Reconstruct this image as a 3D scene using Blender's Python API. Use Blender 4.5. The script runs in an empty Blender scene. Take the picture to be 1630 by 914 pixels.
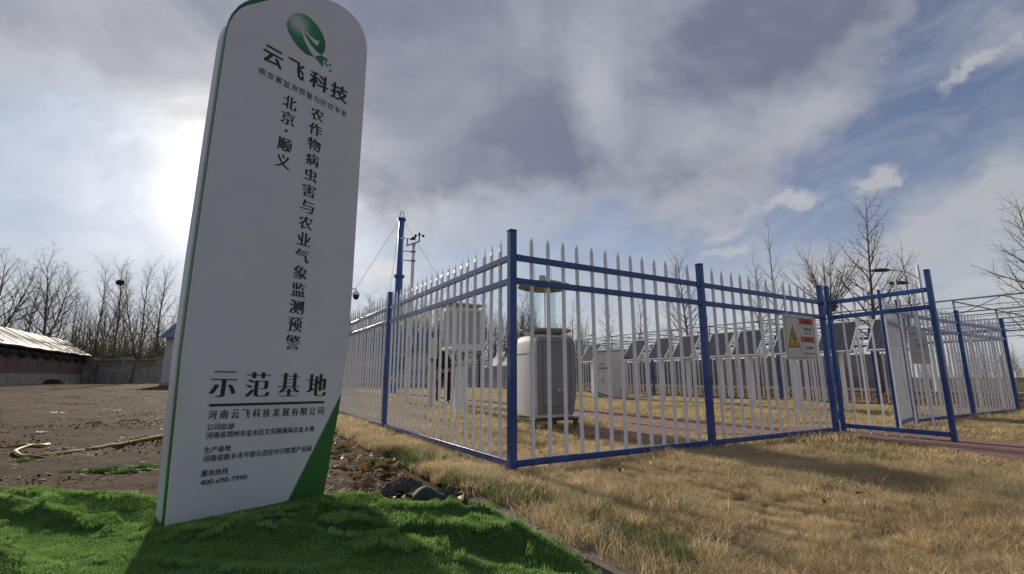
import bpy, math, random
import numpy as np
from mathutils import Vector, Matrix, Euler

SC = bpy.context.scene
COL = SC.collection
RND = random.Random(7)
rad = math.radians

# ------------------------------------------------------------------ camera
F = 755.0
TH = math.atan(143 / 755.0)
CAM = np.array([0.0, 0.0, 0.76])
cd = bpy.data.cameras.new('camera')
cam = bpy.data.objects.new('camera', cd)
COL.objects.link(cam)
cam.location = CAM
cam.rotation_euler = (math.pi / 2 + TH, 0, 0)
cd.sensor_width = 36
cd.lens = 36 * F / 1630
cd.clip_start = 0.05
cd.clip_end = 3000
SC.camera = cam


def ray(px, py):
    x = (px - 815) / F
    yn = (457 - py) / F
    return np.array([x, math.cos(TH) - yn * math.sin(TH), math.sin(TH) + yn * math.cos(TH)])


def G(px, py, z=0.0):
    d = ray(px, py)
    return CAM + d * (z - CAM[2]) / d[2]


def D(px, py, t):
    return CAM + ray(px, py) * t


# ------------------------------------------------------------------ light
SUN_AZ, SUN_EL = rad(-31), rad(18.5)
SUN_DIR = Vector((math.sin(SUN_AZ) * math.cos(SUN_EL), math.cos(SUN_AZ) * math.cos(SUN_EL), math.sin(SUN_EL)))
ld = bpy.data.lights.new('sun', 'SUN')
ld.energy = 4.7
ld.angle = rad(1.0)
ld.color = (1.0, 0.90, 0.76)
sun = bpy.data.objects.new('sun', ld)
COL.objects.link(sun)
sun.rotation_euler = SUN_DIR.to_track_quat('Z', 'Y').to_euler()

SC.view_settings.view_transform = 'Standard'
SC.view_settings.look = 'None'
SC.view_settings.exposure = 0.0
SC.view_settings.gamma = 1.0
SC.view_settings.use_curve_mapping = False


# ------------------------------------------------------------------ world
class NT:
    """small expression helper over a node tree"""

    def __init__(self, tree):
        self.t = tree

    def new(self, kind, **kw):
        n = self.t.nodes.new(kind)
        for k, v in kw.items():
            setattr(n, k, v)
        return n

    def put(self, sock, v):
        if isinstance(v, bpy.types.NodeSocket):
            self.t.links.new(v, sock)
        elif isinstance(v, (tuple, list)):
            if len(sock.default_value) == 4 and len(v) == 3:
                v = (*v, 1)
            sock.default_value = v
        else:
            sock.default_value = v

    def m(self, op, a, b=None, c=None, clamp=False):
        n = self.new('ShaderNodeMath', operation=op, use_clamp=clamp)
        self.put(n.inputs[0], a)
        if b is not None:
            self.put(n.inputs[1], b)
        if c is not None:
            self.put(n.inputs[2], c)
        return n.outputs[0]

    def add(self, a, b): return self.m('ADD', a, b)
    def sub(self, a, b): return self.m('SUBTRACT', a, b)
    def mul(self, a, b): return self.m('MULTIPLY', a, b)
    def div(self, a, b): return self.m('DIVIDE', a, b)
    def mx(self, a, b): return self.m('MAXIMUM', a, b)
    def mn(self, a, b): return self.m('MINIMUM', a, b)

    def vm(self, op, a, b=None):
        n = self.new('ShaderNodeVectorMath', operation=op)
        self.put(n.inputs[0], a)
        if b is not None:
            self.put(n.inputs[1], b)
        return n.outputs['Value'] if op in ('DOT_PRODUCT', 'LENGTH') else n.outputs[0]

    def sep(self, v):
        n = self.new('ShaderNodeSeparateXYZ')
        self.put(n.inputs[0], v)
        return n.outputs

    def comb(self, x, y, z):
        n = self.new('ShaderNodeCombineXYZ')
        for i, v in enumerate((x, y, z)):
            self.put(n.inputs[i], v)
        return n.outputs[0]

    def noise(self, vec, scale, detail=5, rough=0.55, dist=0.0):
        n = self.new('ShaderNodeTexNoise')
        if vec is not None:
            self.put(n.inputs['Vector'], vec)
        n.inputs['Scale'].default_value = scale
        n.inputs['Detail'].default_value = detail
        n.inputs['Roughness'].default_value = rough
        n.inputs['Distortion'].default_value = dist
        return n.outputs['Fac']

    def step(self, v, lo, hi):
        n = self.new('ShaderNodeMapRange', interpolation_type='SMOOTHSTEP')
        self.put(n.inputs[0], v)
        n.inputs[1].default_value = lo
        n.inputs[2].default_value = hi
        return n.outputs[0]

    def mix(self, f, a, b):
        n = self.new('ShaderNodeMix', data_type='RGBA', clamp_factor=True)
        self.put(n.inputs['Factor'], f)
        self.put(n.inputs[6], a)
        self.put(n.inputs[7], b)
        return n.outputs[2]

    def cmul(self, a, b):
        n = self.new('ShaderNodeMix', data_type='RGBA', blend_type='MULTIPLY')
        n.inputs['Factor'].default_value = 1
        self.put(n.inputs[6], a)
        self.put(n.inputs[7], b)
        return n.outputs[2]

    def cadd(self, a, b, f=1.0):
        n = self.new('ShaderNodeMix', data_type='RGBA', blend_type='ADD')
        self.put(n.inputs['Factor'], f)
        self.put(n.inputs[6], a)
        self.put(n.inputs[7], b)
        return n.outputs[2]


W = bpy.data.worlds.new('World')
SC.world = W
W.use_nodes = True
W.node_tree.nodes.clear()
w = NT(W.node_tree)
BG = 0.1


def k10(c):                       # radiance -> colour under the background strength
    return tuple(v / BG for v in c)


tc = w.new('ShaderNodeTexCoord').outputs['Generated']
sky = w.new('ShaderNodeTexSky', sky_type='NISHITA')
sky.sun_disc = False
sky.sun_elevation = SUN_EL
sky.sun_rotation = SUN_AZ
sky.dust_density = 1.5
sky.air_density = 1.0
sky.ozone_density = 2.0
dx, dy, dz = w.sep(tc)
fwd = w.mx(w.vm('DOT_PRODUCT', tc, (0, math.cos(TH), math.sin(TH))), 0.12)
U = w.div(dx, fwd)                                                     # fixed directions of the sky, not of the view
V = w.div(w.vm('DOT_PRODUCT', tc, (0, -math.sin(TH), math.cos(TH))), fwd)
zc = w.add(w.mx(dz, 0.0), 0.22)
cx, cy = w.div(dx, zc), w.div(dy, zc)                                  # a flat cloud layer overhead
plane = w.comb(cx, cy, 0.0)
# streaks drawn out across the layer
strk = w.comb(w.add(w.mul(cx, 0.75), w.mul(cy, 0.35)), w.sub(w.mul(cy, 0.5), w.mul(cx, 0.75)), 3.1)
nA = w.noise(plane, 1.1, 7, 0.55, 0.5)
nB = w.noise(strk, 1.6, 6, 0.52, 0.7)
nC = w.noise(w.comb(cx, cy, 7.7), 3.4, 7, 0.6, 0.3)
nD = w.noise(w.comb(w.mul(U, 1.0), w.mul(V, 1.5), 2.2), 3.0, 8, 0.62, 0.2)


def uv(px, py):
    return (px - 815) / F, (457 - py) / F


wx = w.noise(w.comb(w.mul(U, 1.0), w.mul(V, 1.6), 5.5), 3.6, 8, 0.62)
wy = w.noise(w.comb(w.mul(U, 1.0), w.mul(V, 1.6), 9.5), 3.6, 8, 0.62)
UW = w.add(U, w.mul(w.sub(wx, 0.5), 0.34))
VW = w.add(V, w.mul(w.sub(wy, 0.5), 0.22))
nF = w.noise(w.comb(U, w.mul(V, 1.5), 4.4), 14.0, 8, 0.68, 0.3)


def blob(px, py, sx, sy, ang=0.0, ragged=True):
    u0, v0 = uv(px, py)
    a = rad(ang)
    du, dv = w.sub(UW if ragged else U, u0), w.sub(VW if ragged else V, v0)
    p = w.div(w.add(w.mul(du, math.cos(a)), w.mul(dv, math.sin(a))), sx / F)
    q = w.div(w.sub(w.mul(dv, math.cos(a)), w.mul(du, math.sin(a))), sy / F)
    return w.m('EXPONENT', w.mul(w.add(w.mul(p, p), w.mul(q, q)), -1.0))


def line_side(p0, p1, pick):
    (u0, v0), (u1, v1) = uv(*p0), uv(*p1)
    L = math.hypot(u1 - u0, v1 - v0)
    n = (-(v1 - v0) / L, (u1 - u0) / L)
    up, vp = uv(*pick)
    if (up - u0) * n[0] + (vp - v0) * n[1] < 0:
        n = (-n[0], -n[1])
    return w.add(w.mul(w.sub(U, u0), n[0]), w.mul(w.sub(V, v0), n[1]))


dR = line_side((1570, -60), (1195, 400), (800, 100))
dL = line_side((0, 120), (330, 300), (800, 100))
dB = line_side((300, 395), (1250, 385), (800, 100))
sm = w.new('ShaderNodeMath', operation='SMOOTH_MIN')
w.put(sm.inputs[0], dR); w.put(sm.inputs[1], dL); sm.inputs[2].default_value = 0.15
sm2 = w.new('ShaderNodeMath', operation='SMOOTH_MIN')
w.put(sm2.inputs[0], sm.outputs[0]); w.put(sm2.inputs[1], dB); sm2.inputs[2].default_value = 0.12
deckd = w.add(w.add(sm2.outputs[0], w.mul(w.sub(nD, 0.5), 0.42)), w.mul(w.sub(nA, 0.5), 0.25))
deck = w.step(deckd, -0.05, 0.15)
back = w.step(w.vm('DOT_PRODUCT', tc, (0, 1, 0)), 0.25, 0.02)          # behind the viewer: broken cloud
deck = w.mx(deck, w.mul(back, w.step(nA, 0.35, 0.6)))
# brightness inside the deck
lit = w.mul(w.step(nB, 0.42, 0.72), 0.55)
lit = w.add(lit, w.mul(w.sub(nC, 0.5), 0.5))
lit = w.add(lit, w.mul(w.sub(nD, 0.5), 0.9))
for b, a in ((blob(1010, 130, 150, 70, 62), 0.65), (blob(1130, 215, 200, 50, 12), 0.6), (blob(1230, 215, 110, 40, 18), 0.4),
             (blob(130, 110, 330, 90, -28), 0.38), (blob(300, 190, 220, 120, -25), 0.15), (blob(960, 60, 120, 90, 70), 0.35),
             (blob(1180, 380, 150, 60, 20), 0.3),
             (blob(700, 215, 330, 120, -8), -0.35), (blob(1100, 60, 220, 70, 30), -0.3), (blob(900, 300, 260, 70, -6), -0.3),
             (blob(1240, 110, 180, 60, 30), -0.3), (blob(1390, 80, 130, 130, 60), -0.3), (blob(560, 20, 260, 60, 0), -0.2)):
    lit = w.add(lit, w.mul(b, a))
lit = w.add(lit, w.mul(w.sub(nF, 0.5), 0.35))
lit = w.add(w.mul(lit, 0.66), 0.09)
lit = w.add(lit, w.mul(w.sub(nB, 0.5), 0.35))
deck_c = w.mix(lit, k10((0.172, 0.192, 0.268)), k10((0.54, 0.555, 0.60)))
# thin bright fringe where the deck breaks up
fringe = w.mul(w.step(deckd, -0.03, 0.05), w.step(deckd, 0.17, 0.05))
deck_c = w.mix(w.mul(fringe, 0.45), deck_c, k10((0.62, 0.60, 0.59)))
# clear air: nishita blue, paler to the horizon and to the left
base = w.mix(0.4, w.cmul(sky.outputs[0], (0.72, 0.74, 0.95)), k10((0.20, 0.25, 0.36)))
elev = w.mx(dz, 0.0)
pale = w.step(elev, 0.42, 0.02)
leftpale = w.step(U, 0.75, -0.5)
base = w.mix(w.mul(pale, 0.75), base, k10((0.46, 0.53, 0.64)))
base = w.mix(w.mul(leftpale, 0.8), base, k10((0.37, 0.455, 0.575)))
# wisps in the clear part
wn = w.noise(strk, 2.6, 9, 0.66, 1.2)
wisp = w.mul(w.step(wn, 0.40, 0.85), 0.65)
for b, a in ((blob(1530, 345, 290, 42, 28), 0.85), (blob(1420, 420, 230, 60, 12), 0.6), (blob(1610, 40, 70, 60, 40), 0.8),
             (blob(1618, 270, 70, 60, 45), 0.6), (blob(1560, 425, 200, 40, 5), 0.45)):
    wisp = w.add(wisp, w.mul(b, w.mul(w.step(nD, 0.22, 0.72), a)))
for px, py, sx, sy, an, a in ((1385, 296, 60, 24, -5, 1.0), (1556, 103, 75, 24, 38, 0.8), (1425, 300, 32, 14, 30, 0.7), (590, 432, 60, 20, -8, 1.1),
                              (1170, 402, 70, 16, 15, 0.7), (1250, 325, 80, 18, 12, 1.0), (1150, 372, 50, 16, 20, 0.7)):
    b = blob(px, py, sx, sy, an)
    wisp = w.add(wisp, w.mul(w.step(w.mul(b, w.add(w.mul(nF, 1.7), w.mul(nD, 0.4))), 0.22, 1.25), a))
wisp = w.mul(wisp, w.add(0.25, w.mul(w.step(U, -0.75, -0.1), 0.75)))
wisp_c = w.mix(w.step(U, 0.1, 0.9), k10((0.62, 0.62, 0.63)), k10((0.47, 0.48, 0.51)))
clear = w.mix(w.m('MINIMUM', wisp, 0.85), base, wisp_c)
hz = w.mul(w.step(elev, 0.26, 0.02), w.mul(w.step(nC, 0.22, 0.66), 0.85))
clear = w.mix(hz, clear, k10((0.60, 0.60, 0.60)))
full = w.mix(w.mul(deck, 0.94), clear, deck_c)
# glow of the veiled sun
sd = w.vm('DOT_PRODUCT', tc, tuple(SUN_DIR))
om = w.sub(1.0, sd)
g1 = w.m('EXPONENT', w.mul(om, -115.0))
g2 = w.m('EXPONENT', w.mul(om, -11.0))
g3 = w.m('EXPONENT', w.mul(om, -420.0))
veil = w.add(0.55, w.mul(w.step(nD, 0.62, 0.3), 0.75))
full = w.cadd(full, k10((1.15, 1.08, 0.96)), w.mul(g1, veil))
full = w.cadd(full, k10((0.17, 0.165, 0.15)), w.mul(g2, veil))
full = w.cadd(full, k10((2.5, 2.4, 2.2)), g3)
lower = w.step(dz, -0.02, -0.10)
full = w.mix(lower, full, k10((0.16, 0.14, 0.11)))
bg = w.new('ShaderNodeBackground')
w.put(bg.inputs[0], full)
bg.inputs[1].default_value = BG
wo = w.new('ShaderNodeOutputWorld')
w.t.links.new(bg.outputs[0], wo.inputs[0])


# ------------------------------------------------------------------ materials
MATS = {}


def mat(name, col, rough=0.6, var=0.15, scale=6.0, bump=0.0, bscale=None, metal=0.0, spec=0.5, col2=None, detail=5, lo=0.35, hi=0.65,
        coat=0.0, coord='Object', stretch=None):
    if name in MATS:
        return MATS[name]
    m = bpy.data.materials.new(name)
    m.use_nodes = True
    nt = NT(m.node_tree)
    b = m.node_tree.nodes['Principled BSDF']
    v = nt.new('ShaderNodeTexCoord').outputs[coord]
    if stretch:
        v = nt.vm('MULTIPLY', v, stretch)
    n = nt.noise(v, scale, detail, 0.6)
    f = nt.step(n, lo, hi)
    c2 = col2 or tuple(c * (1 - var) for c in col)
    nt.put(b.inputs['Base Color'], nt.mix(f, col2 or tuple(min(1, c * (1 + var * .6)) for c in col), c2 if not col2 else col))
    b.inputs['Roughness'].default_value = rough
    b.inputs['Metallic'].default_value = metal
    b.inputs['Specular IOR Level'].default_value = spec
    b.inputs['Coat Weight'].default_value = coat
    if bump:
        bn = nt.new('ShaderNodeBump')
        bn.inputs['Strength'].default_value = 1.0
        bn.inputs['Distance'].default_value = bump
        nt.put(bn.inputs['Height'], nt.noise(v, bscale or scale * 4, 6, 0.65))
        nt.t.links.new(bn.outputs[0], b.inputs['Normal'])
    MATS[name] = m
    return m


def blade_mat(name, c1, c2, c3=None, trans=0.45, pscale=0.9, rough=0.55):
    """thin leaves: diffuse and translucent, tint by instance and by place"""
    m = bpy.data.materials.new(name)
    m.use_nodes = True
    nt = NT(m.node_tree)
    m.node_tree.nodes.clear()
    pos = nt.new('ShaderNodeNewGeometry').outputs['Position']
    rn = nt.new('ShaderNodeObjectInfo').outputs['Random']
    isl = nt.new('ShaderNodeNewGeometry').outputs['Random Per Island']
    n1 = nt.noise(pos, pscale, 4, 0.6)
    f = nt.m('ADD', nt.mul(isl, 0.55), nt.mul(nt.step(n1, 0.3, 0.7), 0.45))
    c = nt.mix(f, c1, c2)
    if c3:
        n2 = nt.noise(pos, pscale * 2.3, 3, 0.5)
        c = nt.mix(nt.mul(nt.step(n2, 0.52, 0.72), nt.step(isl, 0.25, 0.8)), c, c3)
    hv = nt.new('ShaderNodeHueSaturation')
    nt.put(hv.inputs['Value'], nt.add(0.8, nt.mul(rn, 0.4)))
    nt.put(hv.inputs['Color'], c)
    d = nt.new('ShaderNodeBsdfPrincipled')
    d.inputs['Roughness'].default_value = rough
    d.inputs['Specular IOR Level'].default_value = 0.3
    t = nt.new('ShaderNodeBsdfTranslucent')
    nt.put(d.inputs['Base Color'], hv.outputs[0])
    nt.put(t.inputs['Color'], hv.outputs[0])
    ms = nt.new('ShaderNodeMixShader')
    ms.inputs[0].default_value = trans
    nt.t.links.new(d.outputs[0], ms.inputs[1])
    nt.t.links.new(t.outputs[0], ms.inputs[2])
    o = nt.new('ShaderNodeOutputMaterial')
    nt.t.links.new(ms.outputs[0], o.inputs[0])
    return m


# ------------------------------------------------------------------ mesh builder
class MB:
    def __init__(self):
        self.v, self.f, self.mi = [], [], []

    def add(self, vs, fs, mi=0):
        o = len(self.v)
        self.v.extend([tuple(map(float, p)) for p in vs])
        self.f.extend([tuple(i + o for i in f) for f in fs])
        self.mi.extend([mi] * len(fs))
        return self

    def box(self, c, s, mi=0, rot=None):
        x, y, z = [a / 2 for a in s]
        vs = [(-x, -y, -z), (x, -y, -z), (x, y, -z), (-x, y, -z), (-x, -y, z), (x, -y, z), (x, y, z), (-x, y, z)]
        if rot is not None:
            R = Euler(rot).to_matrix()
            vs = [R @ Vector(p) for p in vs]
        vs = [(p[0] + c[0], p[1] + c[1], p[2] + c[2]) for p in vs]
        return self.add(vs, [(0, 3, 2, 1), (4, 5, 6, 7), (0, 1, 5, 4), (1, 2, 6, 5), (2, 3, 7, 6), (3, 0, 4, 7)], mi)

    def bbox(self, c, s, b=0.01, mi=0):
        """box with chamfered edges"""
        x, y, z = [a / 2 for a in s]
        vs, fs = [], []
        lv = [(-z, b), (-z + b, 0), (z - b, 0), (z, b)]
        for zz, i in lv:
            xx, yy = x - i, y - i
            for (px, py) in ((-xx + b, -yy), (xx - b, -yy), (xx, -yy + b), (xx, yy - b), (xx - b, yy), (-xx + b, yy), (-xx, yy - b), (-xx, -yy + b)):
                vs.append((px + c[0], py + c[1], zz + c[2]))
        for k in range(3):
            for i in range(8):
                j = (i + 1) % 8
                fs.append((k * 8 + i, k * 8 + j, (k + 1) * 8 + j, (k + 1) * 8 + i))
        fs.append(tuple(range(7, -1, -1)))
        fs.append(tuple(range(24, 32)))
        return self.add(vs, fs, mi)

    def bar(self, p0, p1, wd, ht, mi=0):
        """rectangular bar from p0 to p1"""
        p0, p1 = Vector(p0), Vector(p1)
        d = (p1 - p0).normalized()
        a = d.cross(Vector((0, 0, 1)))
        a = Vector((1, 0, 0)) if a.length < 1e-4 else a.normalized()
        b = a.cross(d)
        vs = []
        for p in (p0, p1):
            for sx, sy in ((-1, -1), (1, -1), (1, 1), (-1, 1)):
                vs.append(p + a * sx * wd / 2 + b * sy * ht / 2)
        return self.add(vs, [(3, 2, 1, 0), (4, 5, 6, 7), (0, 1, 5, 4), (1, 2, 6, 5), (2, 3, 7, 6), (3, 0, 4, 7)], mi)

    def tube(self, pts, rads, n=6, mi=0, caps=True):
        P = np.array(pts, float)
        if np.isscalar(rads):
            rads = [rads] * len(P)
        T = np.gradient(P, axis=0)
        T /= np.linalg.norm(T, axis=1)[:, None] + 1e-12
        ref = np.array([0, 0, 1.0]) if abs(T[0][2]) < 0.9 else np.array([1.0, 0, 0])
        ang = np.arange(n) * 2 * math.pi / n
        vs, fs = [], []
        a = np.cross(T[0], ref); a /= np.linalg.norm(a)
        for i in range(len(P)):
            a = a - T[i] * (a @ T[i])
            a /= np.linalg.norm(a) + 1e-12
            b = np.cross(T[i], a)
            ring = P[i] + rads[i] * (np.cos(ang)[:, None] * a + np.sin(ang)[:, None] * b)
            vs.extend(ring.tolist())
        for i in range(len(P) - 1):
            for k in range(n):
                l = (k + 1) % n
                fs.append((i * n + k, i * n + l, (i + 1) * n + l, (i + 1) * n + k))
        if caps:
            fs.append(tuple(range(n - 1, -1, -1)))
            fs.append(tuple(range((len(P) - 1) * n, len(P) * n)))
        return self.add(vs, fs, mi)

    def lathe(self, prof, n=24, c=(0, 0, 0), mi=0):
        vs, fs = [], []
        for r, z in prof:
            for k in range(n):
                a = 2 * math.pi * k / n
                vs.append((c[0] + r * math.cos(a), c[1] + r * math.sin(a), c[2] + z))
        for i in range(len(prof) - 1):
            for k in range(n):
                l = (k + 1) % n
                fs.append((i * n + k, i * n + l, (i + 1) * n + l, (i + 1) * n + k))
        fs.append(tuple(range(n - 1, -1, -1)))
        fs.append(tuple(range((len(prof) - 1) * n, len(prof) * n)))
        return self.add(vs, fs, mi)

    def prism(self, pts, off, mi=0):
        """outline of 3-D points swept by the vector off"""
        n = len(pts)
        vs = [Vector(p) for p in pts] + [Vector(p) + Vector(off) for p in pts]
        fs = [tuple(range(n - 1, -1, -1)), tuple(range(n, 2 * n))]
        for i in range(n):
            j = (i + 1) % n
            fs.append((i, j, n + j, n + i))
        return self.add(vs, fs, mi)

    def ball(self, c, r, n=8, mi=0):
        if np.isscalar(r):
            r = (r, r, r)
        prof = [(max(1e-3, math.sin(math.pi * i / n)), -math.cos(math.pi * i / n)) for i in range(n + 1)]
        o = len(self.v)
        self.lathe(prof, 2 * n, (0, 0, 0), mi)
        for i in range(o, len(self.v)):
            p = self.v[i]
            self.v[i] = (c[0] + p[0] * r[0], c[1] + p[1] * r[1], c[2] + p[2] * r[2])
        return self

    def mesh(self, name, mats, smooth=False):
        me = bpy.data.meshes.new(name)
        me.from_pydata(self.v, [], self.f)
        for m in (mats if isinstance(mats, (list, tuple)) else [mats]):
            me.materials.append(m)
        me.polygons.foreach_set('material_index', self.mi)
        if smooth:
            me.polygons.foreach_set('use_smooth', [True] * len(me.polygons))
        me.update()
        return me

    def build(self, name, mats, parent=None, smooth=False):
        o = bpy.data.objects.new(name, self.mesh(name, mats, smooth))
        COL.objects.link(o)
        o.parent = parent
        if smooth == 'auto':
            pass
        return o


def sharp(o, deg=35):
    """smooth shading with hard edges kept"""
    me = o.data
    me.polygons.foreach_set('use_smooth', [True] * len(me.polygons))
    me.set_sharp_from_angle(angle=rad(deg))
    return o


def recalc(o):
    import bmesh
    bm = bmesh.new(); bm.from_mesh(o.data)
    bmesh.ops.recalc_face_normals(bm, faces=bm.faces)
    bm.to_mesh(o.data); bm.free()
    return o


def tag(o, label, cat, group=None, kind=None):
    o['label'] = label
    o['category'] = cat
    if group:
        o['group'] = group
    if kind:
        o['kind'] = kind
    return o


def thing(name, label, cat, loc=(0, 0, 0), rz=0.0, group=None):
    o = bpy.data.objects.new(name, None)
    o.empty_display_size = 0.2
    COL.objects.link(o)
    o.location = tuple(loc)
    o.rotation_euler = (0, 0, rz)
    return tag(o, label, cat, group)


def dup(root, loc, rz=0.0, label=None, scale=None):
    r = root.copy(); COL.objects.link(r)
    r.location = tuple(loc); r.rotation_euler = (0, 0, rz)
    if scale:
        r.scale = scale if isinstance(scale, (tuple, list)) else (scale,) * 3
    if label:
        r['label'] = label
    for ch in list(root.children):
        c = ch.copy(); COL.objects.link(c); c.parent = r
        for g in ch.children:
            d = g.copy(); COL.objects.link(d); d.parent = c
    return r


# the compound is laid out on a grid turned against the camera: c across (towards the right), u along (away to the left)
E1 = np.array([0.859, 0.512, 0]); E2 = np.array([-0.512, 0.859, 0])
E1 /= np.linalg.norm(E1); E2 -= E1 * (E1 @ E2); E2 /= np.linalg.norm(E2)
A1 = math.atan2(E1[1], E1[0]); A2 = math.atan2(E2[1], E2[0])


def CU(c, u, z=0.0):
    p = E1 * c + E2 * u
    return np.array([p[0], p[1], z])


CORNER = np.array([0.0, 3.93, 0.0])
CC, CUu = CORNER @ E1, CORNER @ E2


# value noise for relief
_t = np.random.default_rng(11).random((64, 64))


def vnoise(x, y):
    x = np.asarray(x, float); y = np.asarray(y, float)
    xi = np.floor(x).astype(int); yi = np.floor(y).astype(int)
    fx = x - xi; fy = y - yi
    fx = fx * fx * (3 - 2 * fx); fy = fy * fy * (3 - 2 * fy)
    g = lambda a, b: _t[a % 64, b % 64]
    return (g(xi, yi) * (1 - fx) + g(xi + 1, yi) * fx) * (1 - fy) + (g(xi, yi + 1) * (1 - fx) + g(xi + 1, yi + 1) * fx) * fy


def fbm(x, y, oct=4, s=1.0):
    r = 0; a = 0.5; tot = 0
    for k in range(oct):
        r = r + a * vnoise(x * s + 17.3 * k, y * s + 5.1 * k); tot += a
        s *= 2.03; a *= 0.5
    return r / tot - 0.5


def grid_sheet(name, pts_fn, nu, nv, m, smooth=True):
    """pts_fn(i/nu, j/nv) arrays -> xyz"""
    a, b = np.meshgrid(np.linspace(0, 1, nu + 1), np.linspace(0, 1, nv + 1), indexing='ij')
    P = pts_fn(a.ravel(), b.ravel())
    ii, jj = np.meshgrid(np.arange(nu), np.arange(nv), indexing='ij')
    i0 = (ii * (nv + 1) + jj).ravel()
    fs = np.stack([i0, i0 + nv + 1, i0 + nv + 2, i0 + 1], 1)
    me = bpy.data.meshes.new(name)
    me.from_pydata(P.tolist(), [], fs.tolist())
    me.materials.append(m)
    if smooth:
        me.polygons.foreach_set('use_smooth', [True] * len(me.polygons))
    me.update()
    o = bpy.data.objects.new(name, me)
    COL.objects.link(o)
    return o


# ------------------------------------------------------------------ scatter (only for grass, litter, the wood)
def scatter(name, P, R, S, IDX, meshes, label, cat):
    col = bpy.data.collections.new(name + '_tufts')
    for i, me in enumerate(meshes):
        col.objects.link(bpy.data.objects.new('%s_tuft_%02d' % (name, i), me))
    me = bpy.data.meshes.new(name)
    me.from_pydata(np.asarray(P, float).tolist(), [], [])
    n = len(P)
    a = me.attributes.new('rot', 'FLOAT_VECTOR', 'POINT'); a.data.foreach_set('vector', np.asarray(R, np.float32).ravel())
    a = me.attributes.new('scl', 'FLOAT_VECTOR', 'POINT')
    S = np.asarray(S, np.float32)
    if S.ndim == 1:
        S = np.repeat(S[:, None], 3, 1)
    a.data.foreach_set('vector', S.ravel())
    a = me.attributes.new('idx', 'INT', 'POINT'); a.data.foreach_set('value', np.asarray(IDX, np.int32))
    o = bpy.data.objects.new(name, me)
    COL.objects.link(o)
    ng = bpy.data.node_groups.new(name, 'GeometryNodeTree')
    ng.interface.new_socket('Geometry', in_out='INPUT', socket_type='NodeSocketGeometry')
    ng.interface.new_socket('Geometry', in_out='OUTPUT', socket_type='NodeSocketGeometry')
    N = ng.nodes
    gi, go = N.new('NodeGroupInput'), N.new('NodeGroupOutput')
    ci = N.new('GeometryNodeCollectionInfo')
    ci.inputs['Collection'].default_value = col
    ci.inputs['Separate Children'].default_value = True
    ci.inputs['Reset Children'].default_value = True
    ip = N.new('GeometryNodeInstanceOnPoints')
    ip.inputs['Pick Instance'].default_value = True

    def na(nm, t):
        x = N.new('GeometryNodeInputNamedAttribute'); x.data_type = t
        x.inputs['Name'].default_value = nm
        return x.outputs['Attribute']
    L = ng.links.new
    e2r = N.new('FunctionNodeEulerToRotation')
    L(na('rot', 'FLOAT_VECTOR'), e2r.inputs[0])
    L(gi.outputs[0], ip.inputs['Points'])
    L(ci.outputs[0], ip.inputs['Instance'])
    L(na('idx', 'INT'), ip.inputs['Instance Index'])
    L(e2r.outputs[0], ip.inputs['Rotation'])
    L(na('scl', 'FLOAT_VECTOR'), ip.inputs['Scale'])
    L(ip.outputs[0], go.inputs[0])
    md = o.modifiers.new('scatter', 'NODES'); md.node_group = ng
    return tag(o, label, cat, kind='stuff')


def blade_patch(name, size, n, h, wd, m, seed, lean=0.5, bend=0.35, hvar=0.45):
    """square patch of single grass blades"""
    r = np.random.default_rng(seed)
    vs, fs = [], []
    for k in range(n):
        x, y = (r.random(2) - 0.5) * size
        a = r.random() * 2 * math.pi
        H = h * (1 - hvar + 2 * hvar * r.random())
        ww = wd * (0.6 + 0.8 * r.random())
        la = r.random() * 2 * math.pi
        ln = lean * r.random() * H
        bx, by = math.cos(la) * ln, math.sin(la) * ln
        dx_, dy_ = math.cos(a) * ww / 2, math.sin(a) * ww / 2
        bb = bend * H * r.random()
        o = len(vs)
        vs += [(x - dx_, y - dy_, -0.01), (x + dx_, y + dy_, -0.01),
               (x + bx * .45 - dx_ * .8, y + by * .45 - dy_ * .8, H * .55), (x + bx * .45 + dx_ * .8, y + by * .45 + dy_ * .8, H * .55),
               (x + bx + math.cos(la) * bb, y + by + math.sin(la) * bb, H * (1 - .35 * bb / H))]
        fs += [(o, o + 1, o + 3, o + 2), (o + 2, o + 3, o + 4)]
    me = bpy.data.meshes.new(name)
    me.from_pydata(vs, [], fs)
    me.materials.append(m)
    me.update()
    return me


def pip(P, poly):
    """points in polygon"""
    x, y = P[:, 0], P[:, 1]
    inside = np.zeros(len(P), bool)
    n = len(poly)
    for i in range(n):
        x0, y0 = poly[i][:2]; x1, y1 = poly[(i + 1) % n][:2]
        c = ((y0 > y) != (y1 > y)) & (x < (x1 - x0) * (y - y0) / (y1 - y0 + 1e-12) + x0)
        inside ^= c
    return inside


# =================================================================== SETTING: ground
def soil_h(x, y):
    x = np.asarray(x, float); y = np.asarray(y, float)
    d = np.hypot(x, y)
    amp = np.clip(1.2 - d / 60, 0.25, 1)
    return (0.05 * fbm(x, y, 4, 1.6) + 0.055 * fbm(x + 7, y, 3, 6.0) + 0.05 * fbm(x + 40, y, 2, 0.35)) * amp - 0.012 + np.clip((d - 22) / 30, 0, 1) * 0.10


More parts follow.
